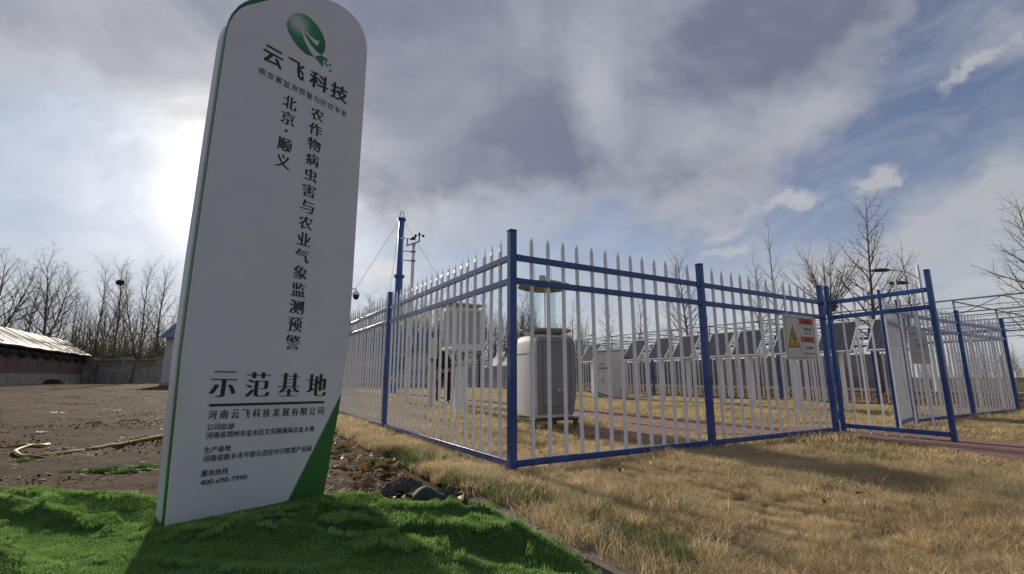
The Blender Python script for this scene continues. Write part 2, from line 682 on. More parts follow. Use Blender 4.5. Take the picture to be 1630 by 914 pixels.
def ground_mat(name, c1, c2, c3, s, bump):
    m = bpy.data.materials.new(name)
    m.use_nodes = True
    nt = NT(m.node_tree)
    b = m.node_tree.nodes['Principled BSDF']
    pos = nt.new('ShaderNodeNewGeometry').outputs['Position']
    c = nt.mix(nt.step(nt.noise(pos, s, 6, 0.65), 0.35, 0.65), c1, c2)
    c = nt.mix(nt.step(nt.noise(pos, s * 0.18, 4, 0.6), 0.48, 0.68), c, c3)
    c = nt.mix(nt.mul(nt.step(nt.noise(pos, s * 9, 3, 0.7), 0.62, 0.74), 0.6), c, tuple(min(1, 2.2 * x) for x in c2))
    nt.put(b.inputs['Base Color'], c)
    b.inputs['Roughness'].default_value = 0.95
    b.inputs['Specular IOR Level'].default_value = 0.15
    bn = nt.new('ShaderNodeBump'); bn.inputs['Distance'].default_value = bump
    nt.put(bn.inputs['Height'], nt.noise(pos, s * 6, 7, 0.7))
    nt.t.links.new(bn.outputs[0], b.inputs['Normal'])
    return m


SOIL = ground_mat('soil', (0.074, 0.036, 0.012), (0.130, 0.069, 0.026), (0.165, 0.105, 0.038), 3.0, 0.16)
DRY = ground_mat('dry_earth', (0.16, 0.115, 0.06), (0.26, 0.195, 0.10), (0.20, 0.15, 0.075), 5.0, 0.01)
FARG = ground_mat('far_earth', (0.10, 0.075, 0.045), (0.15, 0.115, 0.07), (0.12, 0.10, 0.05), 0.6, 0.02)

o = grid_sheet('ground', lambda a, b: np.stack([(a - .5) * 1600, (b - .35) * 1600, 0 * a - 0.10], 1), 8, 8, FARG)
tag(o, 'bare brown earth reaching to the horizon', 'ground', kind='structure')


def soil_pts(a, b):
    # rows crowd towards the camera; left of the kerb line c = 1.43
    u = -2.5 + 62 * b ** 2.0
    c = 1.43 - 62 * a ** 2.0
    P = E1[None] * c[:, None] + E2[None] * u[:, None]
    z = soil_h(P[:, 0], P[:, 1])
    edge = np.clip((1.43 - c) / 0.3, 0, 1)
    P[:, 2] = z * edge - 0.03 * (1 - edge)
    return P


o = grid_sheet('soil_field', soil_pts, 300, 300, SOIL)
tag(o, 'bare brown soil field with straw on the left', 'soil', kind='structure')


def lawn_h(c, u):
    return 0.035 * fbm(c, u, 3, 0.8) + 0.02


def lawn_pts(a, b):
    c = 1.50 + 13.6 * a ** 1.2; u = -10 + 46 * b
    P = E1[None] * c[:, None] + E2[None] * u[:, None]
    P[:, 2] = lawn_h(c, u) - 0.03
    return P


o = grid_sheet('lawn_ground', lawn_pts, 90, 200, DRY)
tag(o, 'pale dry earth under the withered lawn', 'ground', kind='structure')

# leaf strewn verge, road beyond the compound
VERGE = ground_mat('verge_earth', (0.14, 0.085, 0.04), (0.26, 0.17, 0.08), (0.20, 0.14, 0.07), 4.0, 0.03)


def strip(name, c0, c1, u0, u1, z, m, label, cat, nu=12, nv=60, amp=0.0):
    def f(a, b):
        P = E1[None] * (c0 + (c1 - c0) * a)[:, None] + E2[None] * (u0 + (u1 - u0) * b)[:, None]
        P[:, 2] = z + amp * fbm(P[:, 0], P[:, 1], 4, 1.1)
        return P
    o = grid_sheet(name, f, nu, nv, m)
    return tag(o, label, cat, kind='structure')


strip('verge', 15.1, 26, -20, 75, -0.03, VERGE, 'leaf strewn verge behind the far fence', 'verge', 40, 260, 0.10)
ROADM = mat('road_concrete', (0.36, 0.34, 0.31), 0.9, 0.2, 0.8, 0.004, 20, coord='Object')
rb = MB()
a0, a1, b0, b1 = CU(26.0, -30, 0), CU(26.0, 90, 0), CU(30.5, 90, 0), CU(30.5, -30, 0)
rb.prism([p - np.array([0, 0, .15]) for p in (a0, b1, b0, a1)], (0, 0, 0.23))
for cc in (25.92, 30.58):
    q0, q1 = CU(cc, -30, 0.02), CU(cc, 90, 0.02)
    rb.bar(q0, q1, 0.15, 0.28)
tag(rb.build('road', ROADM), 'pale concrete road with kerbs crossing behind the solar panels', 'road', kind='structure')

# brick path: across the gate opening and away along the lawn
BRICK = bpy.data.materials.new('brick_paving')
BRICK.use_nodes = True
nt = NT(BRICK.node_tree)
bb = BRICK.node_tree.nodes['Principled BSDF']
pos = nt.new('ShaderNodeNewGeometry').outputs['Position']
mp = nt.new('ShaderNodeMapping'); nt.put(mp.inputs['Vector'], pos); mp.inputs['Rotation'].default_value = (0, 0, -A2)
bt = nt.new('ShaderNodeTexBrick')
nt.put(bt.inputs['Vector'], mp.outputs[0])
bt.inputs['Scale'].default_value = 1.0
bt.inputs['Brick Width'].default_value = 0.20
bt.inputs['Row Height'].default_value = 0.10
bt.inputs['Mortar Size'].default_value = 0.005
nt.put(bt.inputs['Color1'], nt.mix(nt.noise(pos, 5, 4), (0.26, 0.125, 0.09), (0.36, 0.20, 0.15)))
nt.put(bt.inputs['Color2'], (0.22, 0.11, 0.085))
nt.put(bt.inputs['Mortar'], (0.15, 0.115, 0.09))
nt.put(bb.inputs['Base Color'], nt.mix(nt.mul(nt.step(nt.noise(pos, 1.7, 5, .7), .5, .75), .55), bt.outputs['Color'], (0.34, 0.27, 0.18)))
bb.inputs['Roughness'].default_value = 0.9
bn = nt.new('ShaderNodeBump'); bn.inputs['Distance'].default_value = 0.004; bn.invert = True
nt.put(bn.inputs['Height'], bt.outputs['Fac']); nt.t.links.new(bn.outputs[0], bb.inputs['Normal'])

farL = [(753, 636), (760, 637), (916, 650), (1130, 671), (1300, 681), (1463, 688), (1630, 704)]
nearL = [(753, 644), (760, 645), (1000, 672), (1130, 689), (1355, 694), (1500, 712), (1630, 736)]
PZ = 0.055
pf = [G(x, y, PZ) for x, y in farL]
pn = [G(x, y, PZ) for x, y in nearL]
ext = (pf[-1] - pf[-2]); ext /= np.linalg.norm(ext)
pf.append(pf[-1] + ext * 6); pn.append(pn[-1] + ext * 6)
e0 = E2 * 16
pf.insert(0, pf[0] + e0); pn.insert(0, pn[0] + e0)
PATH_POLY = [tuple(p) for p in pf] + [tuple(p) for p in reversed(pn)]
m_ = MB()
n_ = len(pf)
vs = [p + np.array([0, 0, 0.0]) for p in pf] + [p for p in pn] + [p - np.array([0, 0, .12]) for p in pf] + [p - np.array([0, 0, .12]) for p in pn]
fs = []
for i in range(n_ - 1):
    fs += [(i, n_ + i, n_ + i + 1, i + 1), (i, i + 1, 2 * n_ + i + 1, 2 * n_ + i), (n_ + i + 1, n_ + i, 3 * n_ + i, 3 * n_ + i + 1)]
m_.add(vs, fs)
ob = m_.build('brick_path', BRICK); recalc(ob)
tag(ob, 'red brick path through the open gate and across the compound', 'path', kind='structure')
b0 = G(1010, 675, PZ - .004)
SPUR = [tuple(G(1012, 676, PZ - .004)), tuple(G(1130, 689, PZ - .004)), tuple(G(1000, 700, PZ - .004)), tuple(G(912, 690, PZ - .004)), tuple(G(905, 683, PZ - .004))]
ob = MB().prism([np.array(p) - np.array([0, 0, .1]) for p in SPUR], (0, 0, .1)).build('paved_spur', BRICK); recalc(ob)
tag(ob, 'short brick spur leading from the path to the grey trap cabinet', 'path', kind='structure')

# concrete kerb strip between soil and lawn
KERB = mat('kerb_concrete', (0.19, 0.15, 0.11), 0.95, 0.3, 9, 0.006, 40)
kb = MB()
for k in range(5):
    u0 = -2.2 + k * 1.08
    j = RND.uniform(-.012, .012)
    kb.bar(CU(1.44 + j, u0 + .006, -0.048), CU(1.44 - j, u0 + 1.07, -0.050 + RND.uniform(-.008, .008)), 0.15, 0.13)
tag(kb.build('kerb', KERB), 'low worn concrete edging between the soil and the dry lawn', 'kerb', kind='structure')

# =================================================================== turf carpet
turf_px = [(-260, 800), (-150, 788), (0, 786), (60, 779), (150, 783), (250, 786), (330, 778), (430, 770), (520, 769), (590, 772), (640, 785), (668, 800), (720, 806), (742, 796), (776, 794),
           (800, 812), (834, 842), (884, 872), (930, 896), (985, 930), (1050, 985), (1120, 1080)]
TP = [G(x, y, 0.07 if y < 800 and x < 760 else 0.02) for x, y in turf_px]
TURF_POLY = [tuple(p[:2]) for p in TP] + [(0.55, 0.9), (-3.4, 0.9)]


def dist_poly(P, poly):
    d = np.full(len(P), 1e9)
    n = len(poly)
    for i in range(n):
        a = np.array(poly[i][:2]); b = np.array(poly[(i + 1) % n][:2])
        ab = b - a
        t = np.clip(((P - a) @ ab) / (ab @ ab + 1e-12), 0, 1)
        d = np.minimum(d, np.hypot(*(P - a - t[:, None] * ab).T))
    return d


def turf_h(x, y):
    x = np.asarray(x, float); y = np.asarray(y, float)
    # wrinkles of a loosely laid carpet, drawn out across the view
    q = y * 0.92 + x * 0.30 + 0.22 * fbm(x, y, 2, 1.1)
    p = x * 0.95 - y * 0.25
    r = 1 - np.abs(2 * vnoise(p * 0.75 + 3.3, q * 5.4 + 9.1) - 1)
    r2 = 1 - np.abs(2 * vnoise(p * 1.1 + 13.3, q * 5.1 + 2.1) - 1)
    h = 0.088 * r ** 1.9 + 0.026 * r2 ** 1.6 + 0.04 * fbm(x + 9, y, 2, 0.9)
    # flat where the pylon stands
    sx_, sy_ = x + 1.735, y - 2.56
    al = np.clip(sx_ * .61 + sy_ * .79, -.05, .93)
    fl = np.clip((np.hypot(sx_ - al * .61, sy_ - al * .79) - .03) / .55, 0.05, 1)
    return h * fl + 0.015


xs = np.arange(-3.4, 1.15, 0.03); ys = np.arange(0.9, 3.75, 0.03)
gx, gy = np.meshgrid(xs, ys, indexing='ij')
P2 = np.stack([gx.ravel(), gy.ravel()], 1)
ins = pip(P2, TURF_POLY)
dd = dist_poly(P2, TURF_POLY)
zz = turf_h(P2[:, 0], P2[:, 1]) * np.clip(dd / 0.17, 0.10, 1)
keep = ins | (dd < 0.03)
idm = -np.ones(len(P2), int); idm[keep] = np.arange(keep.sum())
ny = len(ys)
fs = []
for i in range(len(xs) - 1):
    for j in range(ny - 1):
        q = [i * ny + j, (i + 1) * ny + j, (i + 1) * ny + j + 1, i * ny + j + 1]
        if all(keep[k] for k in q):
            fs.append(tuple(idm[k] for k in q))
TURFB = mat('turf_backing', (0.05, 0.11, 0.03), 0.9, 0.4, 30)
me = bpy.data.meshes.new('turf')
me.from_pydata(np.c_[P2[keep], zz[keep]].tolist(), [], fs)
me.materials.append(TURFB)
me.polygons.foreach_set('use_smooth', [True] * len(me.polygons))
o = bpy.data.objects.new('turf_carpet', me); COL.objects.link(o)
tag(o, 'rumpled green artificial turf laid round the foot of the tall sign', 'turf', kind='structure')

TURFG = blade_mat('turf_blade', (0.17, 0.31, 0.075), (0.275, 0.44, 0.13), (0.33, 0.45, 0.155), 0.38, 1.6, 0.45)
tm = [blade_patch('turf_patch', 0.14, 620, 0.013, 0.0030, TURFG, 100 + k, 0.6, 0.3, 0.3) for k in range(5)]
r_ = np.random.default_rng(5)
st = 0.085
gx, gy = np.meshgrid(np.arange(-3.2, 1.0, st), np.arange(1.15, 3.6, st), indexing='ij')
P = np.stack([gx.ravel(), gy.ravel()], 1) + (r_.random((gx.size, 2)) - .5) * st
P = P[pip(P, TURF_POLY)]
d = dist_poly(P, TURF_POLY)
P = P[d > 0.02]; d = d[d > 0.02]


def turf_z(P):
    return turf_h(P[:, 0], P[:, 1]) * np.clip(dist_poly(P, TURF_POLY) / 0.17, 0.10, 1)


e = 0.03
z0 = turf_z(P)
hx = (turf_z(P + [e, 0]) - turf_z(P - [e, 0])) / (2 * e)
hy = (turf_z(P + [0, e]) - turf_z(P - [0, e])) / (2 * e)
R = []
for a, b in zip(hx, hy):
    q = Vector((-a, -b, 1)).to_track_quat('Z', 'Y') @ Euler((0, 0, r_.random() * 6.28)).to_quaternion()
    R.append(q.to_euler())
scatter('turf_grass', np.c_[P, z0], R, 0.85 + 0.3 * r_.random(len(P)), r_.integers(0, 5, len(P)), tm,
        'short bright green plastic grass pile of the rumpled turf', 'grass')

# =================================================================== dry lawn grass
DRYG = blade_mat('dry_blade', (0.47, 0.36, 0.195), (0.77, 0.635, 0.39), (0.34, 0.25, 0.13), 0.45, 0.9)
DRYG2 = blade_mat('dry_blade_far', (0.49, 0.385, 0.20), (0.69, 0.56, 0.32), (0.38, 0.285, 0.14), 0.40, 0.7)
GRNG = blade_mat('weed_blade', (0.055, 0.12, 0.025), (0.13, 0.19, 0.05), (0.32, 0.24, 0.10), 0.45, 3.0)
near_m = [blade_patch('dry_patch', 0.24, 560, 0.050, 0.0025, DRYG, 200 + k, 1.0, 0.6, 0.5) for k in range(6)]
far_m = [blade_patch('dry_patch_far', 0.55, 420, 0.065, 0.009, DRYG2, 300 + k, 0.9, 0.5, 0.4) for k in range(4)]
weed_m = [blade_patch('weed_patch', 0.16, 80, 0.125, 0.0035, DRYG, 400 + k, 0.8, 0.7, 0.5) for k in range(3)] + \
         [blade_patch('green_patch', 0.13, 60, 0.12, 0.0040, GRNG, 440 + k, 0.9, 0.7, 0.5) for k in range(3)]


def grid_cu(c0, c1, u0, u1, st, rg):
    g1, g2 = np.meshgrid(np.arange(c0, c1, st), np.arange(u0, u1, st), indexing='ij')
    q = np.stack([g1.ravel(), g2.ravel()], 1) + (rg.random((g1.size, 2)) - .5) * st
    return q


def cu_xyz(q):
    P = E1[None] * q[:, 0:1] + E2[None] * q[:, 1:2]
    P[:, 2] = lawn_h(q[:, 0], q[:, 1]) - 0.03
    return P


def in_view(P, margin=0.12):
    t = P[:, 1] * math.cos(TH) + (P[:, 2] - CAM[2]) * math.sin(TH)
    return (t > 0.2) & (np.abs(P[:, 0]) < (1.08 + margin) * t + 0.9)


r_ = np.random.default_rng(6)
q = grid_cu(1.60, 8.2, -4.5, 5.2, 0.115, r_)
P = cu_xyz(q)
ok = in_view(P) & (np.hypot(P[:, 0], P[:, 1]) < 6.6) & ~pip(P, PATH_POLY) & ~pip(P, SPUR)
P = P[ok]
n = len(P)
R = np.c_[(r_.random((n, 2)) - .5) * .3, r_.random(n) * 6.28]
S = (0.75 + 0.5 * r_.random(n)) * np.clip(1.0 + 1.6 * fbm(P[:, 0], P[:, 1], 3, 1.3), 0.55, 1.5)
S = S * np.clip(0.40 + np.abs(P @ E2 - CUu) / 0.30, 0.40, 1)
scatter('dry_grass', P, R, S, r_.integers(0, 6, n), near_m, 'withered straw coloured lawn grass in the right foreground', 'grass')
q = grid_cu(1.9, 15.0, -8, 32, 0.30, r_)
P = cu_xyz(q)
ok = in_view(P) & (np.hypot(P[:, 0], P[:, 1]) > 5.6) & ~pip(P, PATH_POLY) & ~pip(P, SPUR)
P = P[ok]
n = len(P)
R = np.c_[(r_.random((n, 2)) - .5) * .2, r_.random(n) * 6.28]
S = (0.8 + 0.4 * r_.random(n)) * np.clip(1.0 + 1.4 * fbm(P[:, 0], P[:, 1], 3, 0.8), 0.55, 1.5)
scatter('compound_grass', P, R, S, r_.integers(0, 4, n), far_m, 'withered pale lawn grass inside the fenced compound', 'grass')
# weeds along the kerb and the foot of the left fence
n = 1500
c = 1.50 + np.abs(r_.normal(0, 0.20, n)) - 0.07 * r_.random(n); u = r_.uniform(-1.6, 13, n)
ok = r_.random(n) < np.clip(0.95 - u * 0.035, 0.3, 1)
P = cu_xyz(np.c_[c, u])[ok]
n = len(P)
grn = (fbm(P[:, 0], P[:, 1], 3, 1.5) > 0.03) & (r_.random(n) < 0.8)
idx = np.where(grn, 0, 3) + r_.integers(0, 3, n)      # names sort green before weed: see below
R = np.c_[(r_.random((n, 2)) - .5) * .5, r_.random(n) * 6.28]
scatter('kerb_weeds', P, R, 0.45 + 0.5 * r_.random(n), idx, weed_m[3:] + weed_m[:3], 'long tangled weeds and dry grass along the concrete kerb', 'weeds')
# a few green tufts in the dry lawn
n = 240
q = np.c_[r_.uniform(1.8, 6.5, n), r_.uniform(-4, 2.5, n)]
P = cu_xyz(q)
ok = (fbm(P[:, 0] + 30, P[:, 1], 3, 0.9) > 0.07) & in_view(P)
P = P[ok]; n = len(P)
scatter('green_tufts', P, np.c_[np.zeros((n, 2)), r_.random(n) * 6.28], 0.5 + 0.5 * r_.random(n), r_.integers(0, 3, n), weed_m[3:],
        'thin green shoots coming up in the dry lawn', 'grass')


# ---- litter on soil and verge: straw, clods and dead leaves
def bits(name, n, size, m, seed, kind):
    r = np.random.default_rng(seed)
    mb = MB()
    for k in range(n):
        x, y = (r.random(2) - .5) * size
        a = r.random() * 6.28
        if kind == 'straw':
            L = r.uniform(.03, .12)
            mb.bar((x, y, .008), (x + math.cos(a) * L, y + math.sin(a) * L, .008 + r.uniform(-.006, .025)), .004, .003)
        elif kind == 'clod':
            s = r.uniform(.004, .014)
            mb.ball((x, y, s * .3), (s, s * r.uniform(.6, 1), s * r.uniform(.5, .9)), 3)
        else:
            s = r.uniform(.035, .075)
            pts = []
            for i in range(6):
                b = i * math.pi / 3
                rr = s * (1 if i % 3 == 0 else r.uniform(.5, .75))
                pts.append((x + math.cos(a + b) * rr, y + math.sin(a + b) * rr, .012 + abs(math.sin(b)) * s * r.uniform(.1, .8)))
            mb.add([(x, y, .01)] + pts, [(0, i + 1, (i + 1) % 6 + 1) for i in range(6)])
    return mb.mesh(name, m)


STRAW = blade_mat('straw', (0.30, 0.24, 0.15), (0.50, 0.43, 0.30), None, 0.2)
LEAF = blade_mat('dead_leaf', (0.15, 0.085, 0.045), (0.27, 0.165, 0.085), (0.36, 0.26, 0.15), 0.35, 3)
CLOD = mat('clod', (0.15, 0.105, 0.075), 0.95, 0.4, 20)
sm_ = [bits('straw_bits', 14, .5, STRAW, 1, 'straw'), bits('straw_bits', 9, .5, STRAW, 2, 'straw')]
cm_ = [bits('clods', 30, .6, SOIL, 3, 'clod'), bits('clods', 20, .6, SOIL, 4, 'clod')]
lm_ = [bits('leaves', 5, .35, LEAF, 5 + k, 'leaf') for k in range(3)]


def soil_sc(name, n, meshes, label, cat, cr, ur, smin, smax, pw=1.6, z=None):
    c = cr[1] - (cr[1] - cr[0]) * r_.random(n) ** pw
    u = ur[0] + (ur[1] - ur[0]) * r_.random(n) ** pw
    P = E1[None] * c[:, None] + E2[None] * u[:, None]
    P[:, 2] = soil_h(P[:, 0], P[:, 1]) if z is None else z
    P = P[in_view(P) & ~pip(P, TURF_POLY)]
    n = len(P)
    scatter(name, P, np.c_[np.zeros((n, 2)), r_.random(n) * 6.28], r_.uniform(smin, smax, n), r_.integers(0, len(meshes), n), meshes, label, cat)


soil_sc('straw_litter', 1500, sm_, 'straw scraps strewn over the bare soil', 'straw', (-32, 1.3), (1, 40), .7, 1.3)
soil_sc('soil_clods', 1100, cm_, 'crumbled clods lying on the bare soil', 'soil', (-32, 1.3), (1, 40), .7, 1.5)
soil_sc('verge_leaves', 2600, lm_, 'brown leaves covering the verge beyond the far fence', 'leaves', (15.3, 25.8), (-8, 50), 1.2, 2.4, 1.0, 0.03)
# drift of dead leaves between turf and fence
n = 46
c = 1.28 - np.abs(r_.normal(0, .28, n)); u = r_.uniform(2.2, 6.0, n)
P = E1[None] * c[:, None] + E2[None] * u[:, None]
P[:, 2] = np.maximum(soil_h(P[:, 0], P[:, 1]), -.02) + .01
P = P[~pip(P, TURF_POLY)]
n = len(P)
scatter('fallen_leaves', P, np.c_[(r_.random((n, 2)) - .5) * .8, r_.random(n) * 6.28], r_.uniform(.5, 1.0, n), r_.integers(0, 3, n), lm_,
        'curled brown leaves drifted between the turf and the left fence', 'leaves')
n = 46
q = np.c_[r_.uniform(1.9, 7, n), r_.uniform(-3.5, 4.0, n)]
P = cu_xyz(q) + np.array([0, 0, .05])
P = P[in_view(P)]; n = len(P)
scatter('lawn_leaves', P, np.c_[(r_.random((n, 2)) - .5), r_.random(n) * 6.28], r_.uniform(.4, .8, n), np.zeros(n, int), [bits('leaves', 1, .05, LEAF, 77, 'leaf')],
        'single brown leaves caught in the dry lawn', 'leaves')
# green ground cover patches in the soil
P = []
for (px, py, sx, sy, k) in ((185, 746, .13, .045, 26), (220, 742, .08, .03, 12), (30, 731, .06, .03, 6), (208, 670, .10, .05, 7), (548, 715, .12, .06, 8), (605, 740, .08, .05, 6),
                            (150, 673, .06, .04, 4), (232, 695, .06, .04, 4)):
    g = G(px, py)
    for i in range(k):
        P.append((g[0] + r_.normal(0, sx), g[1] + r_.normal(0, sy), 0))
P = np.array(P)
P[:, 2] = soil_h(P[:, 0], P[:, 1])
n = len(P)
GRN3 = blade_mat('clover_blade', (0.05, 0.13, 0.02), (0.10, 0.20, 0.04), None, 0.4, 4)
cov = [blade_patch('cover_patch', .16, 90, .045, .008, GRN3, 900 + k, 1.2, .6) for k in range(2)]
scatter('ground_cover', P, np.c_[np.zeros((n, 2)), r_.random(n) * 6.28], r_.uniform(.4, .75, n), r_.integers(0, 2, n), cov,
        'small mats of fresh green weeds on the bare soil', 'weeds')

# =================================================================== materials for things
WHITE = mat('white_panel', (0.71, 0.71, 0.715), 0.38, 0.035, 3.0, 0.0006, 60, spec=0.4)
PALEW = mat('white_paint', (0.86, 0.86, 0.87), 0.32, 0.08, 8, spec=0.5)
BLUE = mat('blue_paint', (0.016, 0.068, 0.265), 0.26, 0.18, 5, spec=0.5, coat=0.3)
SIGNGREEN = mat('sign_green', (0.024, 0.150, 0.026), 0.5, 0.08, 3)
LOGOG = mat('logo_green', (0.02, 0.20, 0.085), 0.5, 0.05, 3)
INK = mat('black_ink', (0.018, 0.018, 0.020), 0.5, 0.1, 8)
STEEL = mat('grey_steel', (0.33, 0.34, 0.35), 0.4, 0.15, 6, metal=0.6)
DSTEEL = mat('dark_steel', (0.045, 0.047, 0.05), 0.55, 0.3, 8)
BLACKP = mat('black_plastic', (0.02, 0.02, 0.022), 0.45, 0.2, 8)
LGREY = mat('light_grey_shell', (0.58, 0.58, 0.58), 0.65, 0.10, 3, spec=0.3)
DGREY = mat('dark_grey_door', (0.21, 0.215, 0.215), 0.5, 0.08, 3)
CREAM = mat('cream_paint', (0.66, 0.62, 0.52), 0.5, 0.12, 6)
BARK = mat('bark', (0.17, 0.145, 0.115), 0.95, 0.4, 12, 0.01, 30)
BARKD = mat('dark_bark', (0.19, 0.155, 0.12), 0.95, 0.4, 12, 0.01, 30)
TWIG = mat('twig_bark', (0.21, 0.17, 0.125), 0.95, 0.3, 6)


# =================================================================== fences
def pale_mesh(h):
    mb = MB()
    a = 0.0122
    lv = [(0.0, a, a), (h - 0.115, a, a), (h - 0.085, 0.0155, 0.006), (h - 0.045, 0.0165, 0.0045), (h, 0.002, 0.002)]
    vs, fs = [], []
    for z, x, y in lv:
        vs += [(-x, -y, z), (x, -y, z), (x, y, z), (-x, y, z)]
    for i in range(len(lv) - 1):
        for k in range(4):
            l = (k + 1) % 4
            fs.append((i * 4 + k, i * 4 + l, (i + 1) * 4 + l, (i + 1) * 4 + k))
    fs += [(3, 2, 1, 0), (16, 17, 18, 19)]
    return mb.add(vs, fs).mesh('pale', PALEW)


PALE = pale_mesh(1.955)
pm = MB()
pm.bbox((0, 0, 0.995), (0.064, 0.064, 1.99), 0.005)
pm.bbox((0, 0, 1.998), (0.070, 0.070, 0.014), 0.004)
POST = pm.mesh('post', BLUE)
RAILZ = (0.085, 1.56, 1.765)


def rail_mesh(L, zz, side):
    mb = MB()
    mb.bbox((L / 2, side, 0), (L, 0.036, 0.052), 0.003)
    for x in (0.028, L - 0.028):                      # bolted lug with its screw head
        mb.bbox((x, side - 0.0205, 0), (0.05, 0.006, 0.052), 0.002, 0)
        mb.lathe([(.001, 0), (.007, 0), (.007, .005), (.001, .006)], 8, (0, 0, 0), 1)
        for i in range(len(mb.v) - 32, len(mb.v)):
            p = mb.v[i]
            mb.v[i] = (p[0] + x, side - 0.0225 - p[2], p[1])
    return mb


def child(name, me, parent, loc, rz=0):
    o = bpy.data.objects.new(name, me)
    COL.objects.link(o)
    o.parent = parent
    o.location = loc
    o.rotation_euler = (0, 0, rz)
    return o


def fence_run(label, start, ang, posts, counts, own, cat='fence', name='palisade_fence', limit=100, group=None, flip=1):
    t = thing(name, label, cat, start, ang, group)
    np_ = 0
    rest = MB()
    for k, s in enumerate(posts):
        if own[k]:
            child('post', POST, t, (s, 0, 0))
    for k in range(len(posts) - 1):
        s0, s1 = posts[k] + 0.031, posts[k + 1] - 0.031
        L = s1 - s0
        for z in RAILZ:
            child('rail', rail_mesh(L, z, 0.0).mesh('rail', [BLUE, STEEL]), t, (s0, 0, z))
        nn = counts[k]
        for i in range(nn):
            x = s0 + L * (i + 1) / (nn + 1)
            # pales pass through the rails; each hangs a hair differently
            dz = 0.02 + RND.uniform(-.006, .006)
            if np_ < limit:
                c = child('pale', PALE, t, (x + RND.uniform(-.003, .003), 0.0, dz))
                c.rotation_euler = (RND.uniform(-.004, .004), RND.uniform(-.004, .004), 0)
            else:
                o = len(rest.v)
                vs = [(v.co.x + x, v.co.y, v.co.z + dz) for v in PALE.vertices]
                rest.add(vs, [tuple(p.vertices) for p in PALE.polygons])
            np_ += 1
    if rest.v:
        r = rest.build('pales', PALEW, t)
        r['kind'] = 'stuff'
    return t


fence_run('long white paled fence with blue rails running back behind the tall sign', CORNER, A2, [0, 3.56, 7.12, 10.68, 14.24], [20, 20, 20, 20], [0, 1, 1, 1, 1])
fence_run('white paled fence with thick blue corner post, facing the dry lawn up to the gate', CORNER, A1, [0, 2.44, 4.96], [13, 13], [1, 1, 1])
P0 = CORNER + E1 * 7.38
fence_run('short two panel fence beyond the open gate, carrying the grey notice board', P0, A1, [0, 2.48, 5.01], [13, 13], [1, 1, 1])
P1 = CORNER + E1 * 12.39
fence_run('far side fence of the compound seen behind the solar panels', P1, A2, [0.0] + [2.5 * (k + 1) for k in range(12)], [13] * 12, [0] + [1] * 12)


def gate_leaf(label, hinge, free, npale):
    d = free - hinge
    L = float(np.hypot(d[0], d[1]))
    t = thing('gate_leaf', label, 'gate', (hinge[0], hinge[1], 0.03), math.atan2(d[1], d[0]), 'two leaves of the open gate')
    pm = MB(); pm.bbox((0, 0, 0.98), (0.05, 0.05, 1.96), 0.005); pm.bbox((0, 0, 1.966), (0.055, 0.055, 0.012), 0.003)
    me = pm.mesh('stile', BLUE)
    child('stile', me, t, (0, 0, 0)); child('stile', me, t, (L, 0, 0))
    for z in (0.10, 1.53, 1.735):
        child('rail', rail_mesh(L - 0.052, z, 0).mesh('rail', [BLUE, STEEL]), t, (0.026, 0, z))
    for i in range(npale):
        pl_ = child('pale', PALE, t, (L * (i + 1) / (npale + 1), 0.0, -0.02 + RND.uniform(-.005, .005)))
        pl_.scale = (.75, .75, 1)
    for z in (0.22, 1.62):
        hb = MB()
        hb.tube([(-.045, 0, z - .05), (-.045, 0, z + .05)], .014, 8)
        hb.bar((-.05, 0, z + .02), (-.02, 0, z + .02), .03, .02)
        hb.build('hinge', BLUE, t)
    return t


HP = CORNER + E1 * 5.03
gate_leaf('blue framed gate leaf swung out towards the viewer over the brick path', np.array([HP[0] + .06, HP[1] + .0, 0]), np.array([4.88, 5.45, 0]), 6)
gate_leaf('blue framed gate leaf standing almost closed, hung on the fence with the notice board', np.array([6.30, 7.68, 0]), np.array([5.33, 6.78, 0]), 7)


# =================================================================== writing
def text_mesh(body, bold=0.0, xthick=0.0):
    """letters as a flat mesh in a unit box; xthick widens the upright strokes"""
    c = bpy.data.curves.new('lettering', 'FONT')
    c.body = body
    c.offset = bold
    c.resolution_u = 3
    o = bpy.data.objects.new('lettering', c)
    COL.objects.link(o)
    bpy.context.view_layer.update()
    dg = bpy.context.evaluated_depsgraph_get()
    me = bpy.data.meshes.new_from_object(o.evaluated_get(dg))
    V = np.array([v.co[:] for v in me.vertices])
    Fs = [tuple(p.vertices) for p in me.polygons]
    bpy.data.objects.remove(o); bpy.data.curves.remove(c); bpy.data.meshes.remove(me)
    if xthick:
        VV, FF = [], []
        ks = (-1, -.5, 0, .5, 1)
        for i, k in enumerate(ks):
            v = V.copy(); v[:, 0] += k * xthick; v[:, 2] += i * 0.0012
            FF += [tuple(q + len(V) * i for q in f) for f in Fs]
            VV.append(v)
        V, Fs = np.concatenate(VV), FF
    lo, hi = V.min(0), V.max(0)
    V = V - [lo[0], lo[1], 0]
    return V, Fs, hi[0] - lo[0], hi[1] - lo[1]


def put_text(parent, body, box, origin, ax, ay, nrm, m, lift=0.002, bold=0.0, xthick=0.0, keep=False, name='lettering', slant=0.0):
    """fits a line into box=(a0,b0,a1,b1) on the plane origin + ax*a + ay*b"""
    V, Fs, wv, hv = text_mesh(body, bold, xthick)
    a0, b0, a1, b1 = box
    sx, sy = (a1 - a0) / wv, (b1 - b0) / hv
    if keep:
        sx = sy
    Q = (np.array(origin)[None] + np.array(ax)[None] * (a0 + V[:, 0:1] * sx + slant * V[:, 1:2] * sy) + np.array(ay)[None] * (b0 + V[:, 1:2] * sy)
         + np.array(nrm)[None] * (lift + V[:, 2:3] * 0.25))
    mb = MB()
    mb.add(Q, Fs)
    return mb.build(name, m, parent)


